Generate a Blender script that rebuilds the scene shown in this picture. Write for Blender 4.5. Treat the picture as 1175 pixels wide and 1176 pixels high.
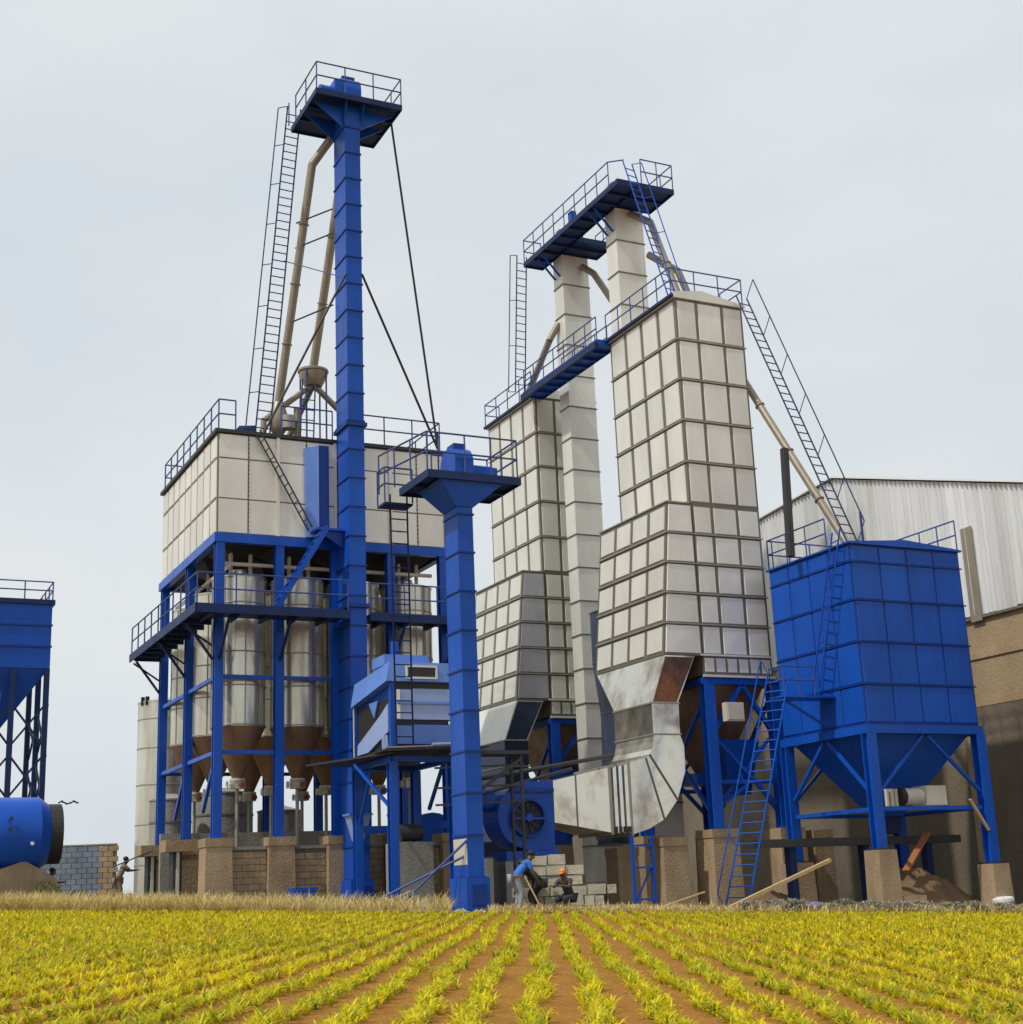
import bpy, math, random
import numpy as np
from mathutils import Vector, Matrix

random.seed(7)
rng = np.random.default_rng(7)
for o in list(bpy.data.objects):
    bpy.data.objects.remove(o)
scene = bpy.context.scene
COL = scene.collection
R = math.radians

# ------------------------------------------------------------------ camera
PITCH, ROLL, FPX = R(14.8), R(-2.35), 1650.0
EYE = Vector((0.0, 0.0, 2.0))
cd = bpy.data.cameras.new('camera')
cd.sensor_fit = 'VERTICAL'
cd.sensor_height = 36.0
cd.sensor_width = 36.0
cd.lens = FPX / 1176.0 * 36.0
cd.clip_start = 0.2
cd.clip_end = 6000.0
cam = bpy.data.objects.new('camera', cd)
COL.objects.link(cam)
cp, sp, cr, sr = math.cos(PITCH), math.sin(PITCH), math.cos(ROLL), math.sin(ROLL)
right = Vector((cr, -sr * sp, sr * cp))
down = Vector((sr, cr * sp, -cr * cp))
fwd = Vector((0, cp, sp))
m = Matrix((right, -down, -fwd)).transposed().to_4x4()
m.translation = EYE
cam.matrix_world = m
scene.camera = cam

# ------------------------------------------------------------------ sky, sun, exposure
SUN_ELEV = R(54)
SUN_H = Vector((-0.80, -0.60, 0)).normalized()       # where the sun stands, seen from the place
world = bpy.data.worlds.new('World')
scene.world = world
world.use_nodes = True
wn, wl = world.node_tree.nodes, world.node_tree.links
wn.clear()
out = wn.new('ShaderNodeOutputWorld')
bg = wn.new('ShaderNodeBackground')
sky = wn.new('ShaderNodeTexSky')
sky.sky_type = 'NISHITA'
sky.sun_disc = False
sky.sun_elevation = SUN_ELEV
sky.sun_rotation = math.atan2(SUN_H.x, SUN_H.y)
sky.air_density = 1.0
sky.dust_density = 4.0
sky.ozone_density = 1.0
tc = wn.new('ShaderNodeTexCoord')
mp = wn.new('ShaderNodeMapping')
mp.inputs['Scale'].default_value = (1.0, 1.0, 2.2)
nz = wn.new('ShaderNodeTexNoise')
nz.inputs['Scale'].default_value = 2.1
nz.inputs['Detail'].default_value = 5.0
nz.inputs['Roughness'].default_value = 0.5
ramp = wn.new('ShaderNodeValToRGB')
ramp.color_ramp.elements[0].position = 0.30
ramp.color_ramp.elements[0].color = (6.7, 7.4, 7.95, 1)
ramp.color_ramp.elements[1].position = 0.70
ramp.color_ramp.elements[1].color = (8.2, 8.45, 8.5, 1)
mixs = wn.new('ShaderNodeMix')
mixs.data_type = 'RGBA'
mixs.inputs[0].default_value = 0.93
wl.new(tc.outputs['Generated'], mp.inputs['Vector'])
wl.new(mp.outputs[0], nz.inputs['Vector'])
wl.new(nz.outputs['Fac'], ramp.inputs[0])
wl.new(sky.outputs[0], mixs.inputs[6])
wl.new(ramp.outputs[0], mixs.inputs[7])
wl.new(mixs.outputs[2], bg.inputs['Color'])
bg.inputs['Strength'].default_value = 0.10
wl.new(bg.outputs[0], out.inputs['Surface'])

sd = bpy.data.lights.new('sun', 'SUN')
sd.energy = 2.8
sd.angle = R(1.5)
sd.color = (1.0, 0.94, 0.84)
sun = bpy.data.objects.new('sun', sd)
COL.objects.link(sun)
sdir = SUN_H * math.cos(SUN_ELEV) + Vector((0, 0, math.sin(SUN_ELEV)))
sun.rotation_euler = (-sdir).to_track_quat('-Z', 'Y').to_euler()
sun.location = (0, 0, 60)

scene.view_settings.view_transform = 'Standard'
scene.view_settings.look = 'None'
scene.view_settings.exposure = 0.0
scene.view_settings.gamma = 1.0
scene.view_settings.use_curve_mapping = False

# ------------------------------------------------------------------ frames of reference
YAW = R(26.2)
CY, SY = math.cos(YAW), math.sin(YAW)


def W(u, v, z):                      # plant axes (u right-back, v left-back) to world
    return Vector((u * CY - v * SY, u * SY + v * CY, z))


def gxy(x, y):                       # ground height in world axes
    yy = min(max(y, 0.0), 38.0)
    return 1.21 + (yy - 9.5) / 28.5 * 0.24 - 0.042 * min(max(x, -70.0), 70.0)


def gz(u, v):
    p = W(u, v, 0)
    return gxy(p.x, p.y)


# ------------------------------------------------------------------ materials
MATS = {}


def new_mat(name):
    mt = bpy.data.materials.new(name)
    mt.use_nodes = True
    n, l = mt.node_tree.nodes, mt.node_tree.links
    n.clear()
    o = n.new('ShaderNodeOutputMaterial')
    b = n.new('ShaderNodeBsdfPrincipled')
    l.new(b.outputs[0], o.inputs['Surface'])
    MATS[name] = mt
    return mt, n, l, b, o


def surf(name, base, dark=None, rough=0.5, metal=0.0, scale=1.5, stretch=0.35, amount=0.5, var=0.08,
         bump=0.0, bump_scale=6.0, fine=0.15, fine_scale=40.0, spec=0.5, rvar=0.15, contrast=(0.35, 0.75), bump_detail=4):
    """painted or bare surface: colour with stains, object to object variation, fine grain, relief"""
    mt, n, l, b, o = new_mat(name)
    geo = n.new('ShaderNodeNewGeometry')
    mpn = n.new('ShaderNodeMapping')
    mpn.inputs['Scale'].default_value = (1, 1, stretch)
    l.new(geo.outputs['Position'], mpn.inputs['Vector'])
    n1 = n.new('ShaderNodeTexNoise')
    n1.inputs['Scale'].default_value = scale
    n1.inputs['Detail'].default_value = 6
    n1.inputs['Roughness'].default_value = 0.62
    l.new(mpn.outputs[0], n1.inputs['Vector'])
    rp = n.new('ShaderNodeMapRange')
    rp.inputs['From Min'].default_value = contrast[0]
    rp.inputs['From Max'].default_value = contrast[1]
    rp.inputs['To Min'].default_value = 0.0
    rp.inputs['To Max'].default_value = amount
    l.new(n1.outputs['Fac'], rp.inputs['Value'])
    mx = n.new('ShaderNodeMix')
    mx.data_type = 'RGBA'
    d = dark if dark else tuple(c * 0.6 for c in base)
    mx.inputs[6].default_value = (*base, 1)
    mx.inputs[7].default_value = (*d, 1)
    l.new(rp.outputs[0], mx.inputs[0])
    n2 = n.new('ShaderNodeTexNoise')
    n2.inputs['Scale'].default_value = fine_scale
    n2.inputs['Detail'].default_value = 3
    l.new(geo.outputs['Position'], n2.inputs['Vector'])
    oi = n.new('ShaderNodeObjectInfo')
    a1 = n.new('ShaderNodeMath'); a1.operation = 'MULTIPLY_ADD'
    a1.inputs[1].default_value = var * 2
    a1.inputs[2].default_value = 1.0 - var - fine * 0.5
    l.new(oi.outputs['Random'], a1.inputs[0])
    a2 = n.new('ShaderNodeMath'); a2.operation = 'MULTIPLY_ADD'
    a2.inputs[1].default_value = fine
    l.new(n2.outputs['Fac'], a2.inputs[0])
    l.new(a1.outputs[0], a2.inputs[2])
    vm = n.new('ShaderNodeVectorMath'); vm.operation = 'SCALE'
    l.new(mx.outputs[2], vm.inputs[0])
    l.new(a2.outputs[0], vm.inputs['Scale'])
    l.new(vm.outputs[0], b.inputs['Base Color'])
    rr = n.new('ShaderNodeMapRange')
    rr.inputs['To Min'].default_value = max(0.02, rough - rvar)
    rr.inputs['To Max'].default_value = min(1.0, rough + rvar)
    l.new(n1.outputs['Fac'], rr.inputs['Value'])
    l.new(rr.outputs[0], b.inputs['Roughness'])
    b.inputs['Metallic'].default_value = metal
    b.inputs['Specular IOR Level'].default_value = spec
    if bump > 0:
        n3 = n.new('ShaderNodeTexNoise')
        n3.inputs['Scale'].default_value = bump_scale
        n3.inputs['Detail'].default_value = bump_detail
        l.new(geo.outputs['Position'], n3.inputs['Vector'])
        bp = n.new('ShaderNodeBump')
        bp.inputs['Strength'].default_value = bump
        bp.inputs['Distance'].default_value = 0.05
        l.new(n3.outputs['Fac'], bp.inputs['Height'])
        l.new(bp.outputs[0], b.inputs['Normal'])
    return mt


GALV = surf('galvanised_sheet', (0.755, 0.755, 0.69), (0.54, 0.53, 0.465), rough=0.42, metal=0.25, scale=0.9, amount=0.55,
            var=0.07, bump=0.25, bump_scale=0.9, fine=0.10, fine_scale=14)
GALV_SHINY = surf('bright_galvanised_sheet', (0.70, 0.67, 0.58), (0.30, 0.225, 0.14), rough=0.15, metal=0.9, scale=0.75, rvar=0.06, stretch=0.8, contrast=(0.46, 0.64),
                  amount=0.8, var=0.06, bump=0.55, bump_scale=1.0, bump_detail=1, fine=0.08, fine_scale=10)  # brown mottling imitates the ground reflected in the ducts
RIB = surf('weathered_steel_rib', (0.20, 0.18, 0.145), rough=0.55, metal=0.4, scale=3, var=0.08)
FLANGE_G = surf('pale_steel_flange', (0.36, 0.34, 0.285), rough=0.5, metal=0.4, scale=3, var=0.06)
TANK = surf('tank_sheet', (0.74, 0.72, 0.61), (0.34, 0.30, 0.22), rough=0.26, metal=0.65, scale=1.6, stretch=0.10,
            amount=0.85, var=0.06, bump=0.3, bump_scale=1.6)
CONE = surf('brown_cone_sheet', (0.27, 0.165, 0.10), (0.12, 0.07, 0.04), rough=0.5, metal=0.3, scale=2.2, amount=0.8, var=0.1)
BLUE = surf('blue_paint', (0.006, 0.082, 0.47), (0.004, 0.04, 0.24), rough=0.36, spec=0.28, scale=1.3, stretch=0.2, amount=0.5,
            var=0.07, bump=0.12, bump_scale=1.2, fine=0.08)
BLUE_L = surf('light_blue_paint', (0.13, 0.27, 0.70), (0.07, 0.16, 0.50), rough=0.4, scale=2.0, amount=0.5, var=0.05, bump=0.15)
BLUE_P = surf('pale_blue_sheet', (0.30, 0.41, 0.70), (0.20, 0.29, 0.55), rough=0.45, scale=2.0, amount=0.5, var=0.05, bump=0.15)
BLUE_RIB = surf('blue_rib_paint', (0.005, 0.042, 0.25), rough=0.4, spec=0.28, scale=2, amount=0.3)
NAVY = surf('navy_steel', (0.010, 0.028, 0.11), (0.008, 0.015, 0.04), rough=0.5, spec=0.25, scale=2.5, amount=0.5)
RAILM = surf('blue_railing_paint', (0.035, 0.07, 0.26), (0.025, 0.04, 0.12), rough=0.45, scale=4, amount=0.5)
DARK = surf('dark_steel', (0.03, 0.032, 0.036), rough=0.55, scale=3)
BLACK = surf('black_rubber', (0.018, 0.018, 0.02), rough=0.6)
PIPE = surf('beige_pipe_steel', (0.32, 0.285, 0.22), (0.19, 0.16, 0.115), rough=0.45, metal=0.3, scale=2.2, amount=0.7, var=0.06)
PALE = surf('pale_machine_paint', (0.60, 0.57, 0.48), (0.42, 0.38, 0.30), rough=0.5, scale=3, amount=0.5)
SLATE_SHADE = surf('slate_shade_sheet', (0.055, 0.075, 0.13), (0.035, 0.045, 0.075), rough=0.28, metal=0.6, scale=1.1, amount=0.6, bump=0.4,
             bump_scale=1.0)  # dark tone paints the shade on the rear dryer's ducts
RUST = surf('rust_red_sheet', (0.26, 0.10, 0.045), (0.09, 0.05, 0.04), rough=0.4, metal=0.4, scale=0.9, stretch=1.0, amount=0.95,
            bump=0.3, contrast=(0.42, 0.58))
CONC = surf('brown_concrete', (0.37, 0.275, 0.175), (0.20, 0.14, 0.085), rough=0.9, scale=1.6, stretch=0.5, amount=0.75, var=0.10,
            bump=0.5, bump_scale=14, fine=0.3, fine_scale=30, spec=0.2)
CONC_G = surf('grey_concrete', (0.30, 0.29, 0.26), (0.17, 0.16, 0.14), rough=0.9, scale=1.8, amount=0.7, bump=0.5, bump_scale=14,
              fine=0.3, fine_scale=30, spec=0.2)
BLOCKM = surf('concrete_block', (0.46, 0.43, 0.34), (0.30, 0.28, 0.22), rough=0.92, scale=5, amount=0.7, var=0.16, bump=0.6,
              bump_scale=30, fine=0.3, fine_scale=60, spec=0.2)
MORTAR = surf('dark_mortar', (0.16, 0.15, 0.13), rough=0.95, scale=6, spec=0.1)
BLOCKB = surf('blue_grey_block', (0.20, 0.235, 0.30), (0.12, 0.14, 0.18), rough=0.92, scale=2, amount=0.6, var=0.14, bump=0.5,
              bump_scale=20, spec=0.2)
PLASTER = surf('tan_wall_plaster', (0.40, 0.30, 0.185), (0.22, 0.165, 0.105), rough=0.92, scale=0.45, stretch=0.6, amount=0.85,
               var=0.03, bump=0.5, bump_scale=9, fine=0.25, fine_scale=8, spec=0.2)
CORR = surf('white_corrugated_sheet', (0.74, 0.76, 0.77), (0.46, 0.45, 0.42), rough=0.42, metal=0.35, scale=1.1, stretch=0.12,
            amount=0.75, var=0.13, fine=0.08)
WOOD = surf('pale_timber', (0.50, 0.36, 0.19), (0.34, 0.23, 0.11), rough=0.8, scale=6, amount=0.6, spec=0.2)
REDWOOD = surf('red_brown_timber', (0.32, 0.13, 0.05), (0.18, 0.07, 0.03), rough=0.8, scale=5, amount=0.6, spec=0.2)
EARTH = surf('brown_earth', (0.20, 0.13, 0.075), (0.11, 0.07, 0.04), rough=0.95, scale=2.2, stretch=1, amount=0.8, bump=0.8,
             bump_scale=9, fine=0.4, fine_scale=25, spec=0.1)
SKIN = surf('skin', (0.12, 0.065, 0.04), rough=0.6, scale=8)
HAIR = surf('dark_hair', (0.015, 0.013, 0.012), rough=0.7)
SHIRT_B = surf('blue_cloth', (0.05, 0.20, 0.72), rough=0.85, scale=8, spec=0.2)
SHIRT_K = surf('khaki_cloth', (0.24, 0.20, 0.14), rough=0.9, scale=8, spec=0.2)
SHIRT_W = surf('white_cloth', (0.72, 0.72, 0.70), rough=0.9, scale=8, spec=0.2)
SHIRT_D = surf('dark_cloth', (0.045, 0.05, 0.06), rough=0.9, scale=8, spec=0.2)
TROU = surf('grey_cloth', (0.30, 0.32, 0.36), rough=0.9, scale=8, spec=0.2)
ORANGE = surf('orange_plastic', (0.75, 0.22, 0.03), rough=0.5)
RED = surf('red_paint', (0.42, 0.045, 0.03), rough=0.5)
WHITEP = surf('white_paint', (0.78, 0.78, 0.76), rough=0.5, scale=3, amount=0.3)
PURPLE = surf('purple_cloth', (0.20, 0.12, 0.42), rough=0.8)


def leaf_mat(name, c1, c2, c3, trans=0.45, scale=0.35):
    mt, n, l, b, o = new_mat(name)
    geo = n.new('ShaderNodeNewGeometry')
    nA = n.new('ShaderNodeTexNoise'); nA.inputs['Scale'].default_value = scale; nA.inputs['Detail'].default_value = 4
    nB = n.new('ShaderNodeTexNoise'); nB.inputs['Scale'].default_value = 9.0; nB.inputs['Detail'].default_value = 2
    l.new(geo.outputs['Position'], nA.inputs['Vector'])
    l.new(geo.outputs['Position'], nB.inputs['Vector'])
    r1 = n.new('ShaderNodeMapRange'); r1.inputs['From Min'].default_value = 0.36; r1.inputs['From Max'].default_value = 0.64
    l.new(nA.outputs['Fac'], r1.inputs['Value'])
    r2 = n.new('ShaderNodeMapRange'); r2.inputs['From Min'].default_value = 0.40; r2.inputs['From Max'].default_value = 0.66
    r2.inputs['To Max'].default_value = 0.78
    l.new(nB.outputs['Fac'], r2.inputs['Value'])
    m1 = n.new('ShaderNodeMix'); m1.data_type = 'RGBA'
    m1.inputs[6].default_value = (*c1, 1); m1.inputs[7].default_value = (*c2, 1)
    l.new(r1.outputs[0], m1.inputs[0])
    m2 = n.new('ShaderNodeMix'); m2.data_type = 'RGBA'
    m2.inputs[7].default_value = (*c3, 1)
    l.new(m1.outputs[2], m2.inputs[6]); l.new(r2.outputs[0], m2.inputs[0])
    l.new(m2.outputs[2], b.inputs['Base Color'])
    b.inputs['Roughness'].default_value = 0.5
    b.inputs['Specular IOR Level'].default_value = 0.35
    tr = n.new('ShaderNodeBsdfTranslucent')
    l.new(m2.outputs[2], tr.inputs['Color'])
    ms = n.new('ShaderNodeMixShader'); ms.inputs[0].default_value = trans
    l.new(b.outputs[0], ms.inputs[1]); l.new(tr.outputs[0], ms.inputs[2])
    l.new(ms.outputs[0], o.inputs['Surface'])
    return mt


MAIZE = leaf_mat('maize_leaf', (0.92, 0.78, 0.014), (0.68, 0.63, 0.018), (0.09, 0.185, 0.010))
STRAW = leaf_mat('dry_grass_blade', (0.72, 0.58, 0.26), (0.60, 0.47, 0.20), (0.48, 0.40, 0.14), trans=0.3, scale=0.8)
SHRUB = leaf_mat('hazy_shrub_leaf', (0.46, 0.44, 0.36), (0.38, 0.37, 0.29), (0.26, 0.26, 0.18), trans=0.25, scale=1.2)  # pale greys imitate the haze over the field edge shrubs
WEED = leaf_mat('weed_leaf', (0.16, 0.17, 0.06), (0.11, 0.13, 0.05), (0.30, 0.26, 0.09), trans=0.3, scale=1.2)


def ground_mat():
    mt, n, l, b, o = new_mat('field_soil_and_dusty_yard')
    geo = n.new('ShaderNodeNewGeometry')
    sx = n.new('ShaderNodeSeparateXYZ'); l.new(geo.outputs['Position'], sx.inputs[0])
    nA = n.new('ShaderNodeTexNoise'); nA.inputs['Scale'].default_value = 2.2; nA.inputs['Detail'].default_value = 8
    nA.inputs['Roughness'].default_value = 0.7
    nB = n.new('ShaderNodeTexNoise'); nB.inputs['Scale'].default_value = 0.35; nB.inputs['Detail'].default_value = 5
    nC = n.new('ShaderNodeTexNoise'); nC.inputs['Scale'].default_value = 22; nC.inputs['Detail'].default_value = 5
    for k in (nA, nB, nC):
        l.new(geo.outputs['Position'], k.inputs['Vector'])
    soil = n.new('ShaderNodeMix'); soil.data_type = 'RGBA'
    soil.inputs[6].default_value = (0.20, 0.085, 0.018, 1); soil.inputs[7].default_value = (0.47, 0.24, 0.05, 1)
    l.new(nA.outputs['Fac'], soil.inputs[0])
    dust = n.new('ShaderNodeMix'); dust.data_type = 'RGBA'
    dust.inputs[6].default_value = (0.19, 0.155, 0.11, 1); dust.inputs[7].default_value = (0.33, 0.28, 0.21, 1)
    l.new(nB.outputs['Fac'], dust.inputs[0])
    far = n.new('ShaderNodeMix'); far.data_type = 'RGBA'
    far.inputs[6].default_value = (0.22, 0.20, 0.10, 1); far.inputs[7].default_value = (0.34, 0.29, 0.16, 1)
    l.new(nB.outputs['Fac'], far.inputs[0])
    e = n.new('ShaderNodeMath'); e.operation = 'MULTIPLY_ADD'; e.inputs[1].default_value = 2.0
    l.new(nB.outputs['Fac'], e.inputs[0]); l.new(sx.outputs['Y'], e.inputs[2])
    r1 = n.new('ShaderNodeMapRange'); r1.inputs['From Min'].default_value = 38.6; r1.inputs['From Max'].default_value = 39.6
    l.new(e.outputs[0], r1.inputs['Value'])
    r2 = n.new('ShaderNodeMapRange'); r2.inputs['From Min'].default_value = 85; r2.inputs['From Max'].default_value = 130
    l.new(sx.outputs['Y'], r2.inputs['Value'])
    m1 = n.new('ShaderNodeMix'); m1.data_type = 'RGBA'
    l.new(r1.outputs[0], m1.inputs[0]); l.new(soil.outputs[2], m1.inputs[6]); l.new(dust.outputs[2], m1.inputs[7])
    m2 = n.new('ShaderNodeMix'); m2.data_type = 'RGBA'
    l.new(r2.outputs[0], m2.inputs[0]); l.new(m1.outputs[2], m2.inputs[6]); l.new(far.outputs[2], m2.inputs[7])
    l.new(m2.outputs[2], b.inputs['Base Color'])
    b.inputs['Roughness'].default_value = 0.95
    b.inputs['Specular IOR Level'].default_value = 0.1
    ad = n.new('ShaderNodeMath'); ad.operation = 'ADD'
    l.new(nA.outputs['Fac'], ad.inputs[0]); l.new(nC.outputs['Fac'], ad.inputs[1])
    bp = n.new('ShaderNodeBump'); bp.inputs['Strength'].default_value = 0.9; bp.inputs['Distance'].default_value = 0.06
    l.new(ad.outputs[0], bp.inputs['Height']); l.new(bp.outputs[0], b.inputs['Normal'])
    return mt


GROUND = ground_mat()

# ------------------------------------------------------------------ geometry helpers


class G:
    def __init__(self):
        self.v, self.f = [], []

    def _add(self, vs, fs):
        k = len(self.v)
        self.v += [tuple(p) for p in vs]
        self.f += [tuple(i + k for i in f) for f in fs]
        return self

    def hexa(self, b, t):            # bottom quad and top quad, each counter-clockwise from above
        return self._add(list(b) + list(t), [(3, 2, 1, 0), (4, 5, 6, 7), (0, 1, 5, 4), (1, 2, 6, 5), (2, 3, 7, 6), (3, 0, 4, 7)])

    def box(self, lo, hi):
        a, b = lo, hi
        q = lambda z: [(a[0], a[1], z), (b[0], a[1], z), (b[0], b[1], z), (a[0], b[1], z)]
        return self.hexa(q(a[2]), q(b[2]))

    def beam(self, p, q, w, h, up=(0, 0, 1)):
        p, q = Vector(p), Vector(q)
        d = (q - p).normalized()
        up = Vector(up)
        if abs(d.dot(up)) > 0.98:
            up = Vector((0, 1, 0))
        s = d.cross(up).normalized()
        t = s.cross(d).normalized()
        s, t = s * w / 2, t * h / 2
        return self.hexa([p - s - t, p + s - t, p + s + t, p - s + t][::-1], [q - s - t, q + s - t, q + s + t, q - s + t][::-1])

    def ibeam(self, p, q, w, h, tk=0.03):      # H section column or girder
        p, q = Vector(p), Vector(q)
        d = (q - p).normalized()
        up = Vector((0, 1, 0)) if abs(d.z) > 0.7 else Vector((0, 0, 1))
        s = d.cross(up).normalized()
        t = s.cross(d).normalized()
        for sg in (-1, 1):
            o = t * (h / 2 - tk / 2) * sg
            self.beam(p + o, q + o, w, tk, up)
        self.beam(p, q, tk, h - 2 * tk - 0.002, up)
        return self

    def tube(self, p, q, r, n=8, r2=None, cap=True):
        p, q = Vector(p), Vector(q)
        r2 = r if r2 is None else r2
        d = (q - p).normalized()
        up = Vector((0, 0, 1)) if abs(d.z) < 0.95 else Vector((0, 1, 0))
        s = d.cross(up).normalized()
        t = s.cross(d).normalized()
        vs = []
        for c, rr in ((p, r), (q, r2)):
            for i in range(n):
                a = 2 * math.pi * i / n
                vs.append(c + s * math.cos(a) * rr + t * math.sin(a) * rr)
        fs = [(i, n + i, n + (i + 1) % n, (i + 1) % n) for i in range(n)]
        if cap:
            fs += [tuple(range(n)), tuple(range(2 * n - 1, n - 1, -1))]
        return self._add(vs, fs)

    def lathe(self, cx, cy, prof, n=24, cap=(True, True)):    # prof: (radius, z) upward
        vs, fs = [], []
        for r_, z in prof:
            for i in range(n):
                a = 2 * math.pi * i / n
                vs.append((cx + math.cos(a) * r_, cy + math.sin(a) * r_, z))
        for k in range(len(prof) - 1):
            for i in range(n):
                j = (i + 1) % n
                fs.append((k * n + i, k * n + j, (k + 1) * n + j, (k + 1) * n + i))
        if cap[0]:
            fs.append(tuple(range(n - 1, -1, -1)))
        if cap[1]:
            fs.append(tuple(range((len(prof) - 1) * n, len(prof) * n)))
        return self._add(vs, fs)

    def prism(self, poly, off):      # planar polygon pushed along a vector
        n = len(poly)
        off = Vector(off)
        a = [Vector(p) for p in poly]
        b = [p + off for p in a]
        fs = [tuple(range(n - 1, -1, -1)), tuple(range(n, 2 * n))]
        fs += [(i, (i + 1) % n, n + (i + 1) % n, n + i) for i in range(n)]
        return self._add(a + b, fs)

    def panel(self, c, nrm, tk=0.03, inset=0.03):     # four corners on a wall, raised along its normal with a chamfer
        c = [Vector(p) for p in c]
        nrm = Vector(nrm).normalized()
        m_ = sum(c, Vector()) / 4
        e0 = (c[1] - c[0]).normalized(); e1 = (c[3] - c[0]).normalized()
        sg = ((1, 1), (-1, 1), (-1, -1), (1, -1))
        top = [p + nrm * (tk + random.uniform(-0.007, 0.007)) + e0 * inset * a + e1 * inset * b for p, (a, b) in zip(c, sg)]
        low = [p - nrm * 0.01 for p in c]
        return self.hexa(low, top)

    def loft(self, rings, cap=True):
        n = len(rings[0])
        vs = [p for r_ in rings for p in r_]
        fs = []
        for k in range(len(rings) - 1):
            for i in range(n):
                j = (i + 1) % n
                fs.append((k * n + i, k * n + j, (k + 1) * n + j, (k + 1) * n + i))
        if cap:
            fs += [tuple(range(n - 1, -1, -1)), tuple(range((len(rings) - 1) * n, len(rings) * n))]
        return self._add(vs, fs)


ORG = {}


def fix_normals(me):
    import bmesh
    bm = bmesh.new()
    bm.from_mesh(me)
    bmesh.ops.recalc_face_normals(bm, faces=bm.faces)
    bm.to_mesh(me)
    bm.free()


def mesh_of(name, g, mat, org=(0, 0, 0), smooth=False):
    me = bpy.data.meshes.new(name)
    ox, oy, oz = org
    me.from_pydata([(x - ox, y - oy, z - oz) for x, y, z in g.v], [], g.f)
    fix_normals(me)
    me.materials.append(mat)
    if smooth:
        me.polygons.foreach_set('use_smooth', [True] * len(me.polygons))
        me.update()
        try:
            me.set_sharp_from_angle(angle=R(35))
        except Exception:
            pass
    me.update()
    return me


def tag(o, label, cat, group=None, kind=None):
    if label: o['label'] = label
    if cat: o['category'] = cat
    if group: o['group'] = group
    if kind: o['kind'] = kind
    return o


def thing(name, label, cat, org, group=None, yaw=YAW):
    o = bpy.data.objects.new(name, None)
    o.empty_display_size = 0.3
    COL.objects.link(o)
    o.location = W(*org)
    o.rotation_euler = (0, 0, yaw)
    ORG[o.name] = tuple(org)
    return tag(o, label, cat, group)


def part(name, g, mat, parent, label=None, smooth=False, kind=None):
    org = ORG[parent.name]
    o = bpy.data.objects.new(name, mesh_of(name, g, mat, org, smooth))
    COL.objects.link(o)
    o.parent = parent
    ORG[o.name] = org
    if label: o['label'] = label
    if kind: o['kind'] = kind
    return o


def inst(name, me, at, parent, rot=None):       # shared mesh placed at an absolute plant point
    org = ORG[parent.name]
    o = bpy.data.objects.new(name, me)
    COL.objects.link(o)
    o.parent = parent
    o.location = (at[0] - org[0], at[1] - org[1], at[2] - org[2])
    if rot: o.rotation_euler = rot
    ORG[o.name] = org
    return o


def solo(name, g, mat, label, cat, org, group=None, smooth=False):
    o = bpy.data.objects.new(name, mesh_of(name, g, mat, org, smooth))
    COL.objects.link(o)
    o.location = W(*org)
    o.rotation_euler = (0, 0, YAW)
    ORG[o.name] = tuple(org)
    return tag(o, label, cat, group)


def L(a, b, t):
    return tuple(x + (y - x) * t for x, y in zip(a, b))


def railing(parent, pts, h=1.1, gap=1.15, mat=None, r=0.028, ends=True):
    """top and middle rail as one part, every upright a piece of it"""
    mat = mat or RAILM
    g = G()
    for a, b in zip(pts[:-1], pts[1:]):
        for hh in (h, h * 0.52):
            g.tube((a[0], a[1], a[2] + hh), (b[0], b[1], b[2] + hh), r, 6)
    rail = part('railing', g, mat, parent)
    pm = mesh_of('railing_post', G().tube((0, 0, 0), (0, 0, h), r * 0.95, 6), mat)
    seen = set()
    for a, b in zip(pts[:-1], pts[1:]):
        n = max(1, round((Vector(b) - Vector(a)).length / gap))
        for i in range(n + 1):
            p = L(a, b, i / n)
            k = tuple(round(c, 2) for c in p)
            if k in seen: continue
            seen.add(k)
            inst('post', pm, p, rail)
    return rail


def ladder(parent, a, b, w, rung=0.33, mat=None, r=0.03, cage=None, name='ladder'):
    """a bottom middle, b top middle, w half-width vector; the stiles are one part, each rung a piece of it"""
    mat = mat or RAILM
    a, b, w = Vector(a), Vector(b), Vector(w)
    g = G()
    for s in (-1, 1):
        g.tube(a + w * s, b + w * s, r, 6)
    if cage is not None:
        c = Vector(cage)
        s = 1 if w.dot(c) > 0 else -1
        g.tube(a + w * s + c, b + w * s + c, r * 0.8, 6)
        nn = max(2, int((b - a).length / 1.7))
        for i in range(nn + 1):
            q = a + (b - a) * i / nn
            g.tube(q + w * s, q + w * s + c, r * 0.6, 5)
    lad = part(name, g, mat, parent)
    rm = mesh_of('rung', G().tube(-w, w, r * 0.7, 6), mat)
    n = int((b - a).length / rung)
    for i in range(1, n):
        inst('rung', rm, a + (b - a) * i / n, lad)
    return lad


def grid_panels(parent, core_corner, e0, e1, us, vs, nrm, mat, gap=0.06, tk=0.035, inset=0.03, name='panel', skip=None, gapv=None):
    """raised panels on a wall: corner + e0*u + e1*v for each cell"""
    c0, e0, e1 = Vector(core_corner), Vector(e0), Vector(e1)
    gv = gap if gapv is None else gapv
    for i in range(len(us) - 1):
        for j in range(len(vs) - 1):
            if skip and skip(i, j): continue
            a, b, c, d = us[i] + gap / 2, us[i + 1] - gap / 2, vs[j] + gv / 2, vs[j + 1] - gv / 2
            g = G().panel([c0 + e0 * a + e1 * c, c0 + e0 * b + e1 * c, c0 + e0 * b + e1 * d, c0 + e0 * a + e1 * d], nrm, tk, inset)
            part(name, g, mat, parent)


def split(a, b, n):
    return [a + (b - a) * i / n for i in range(n + 1)]


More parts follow.
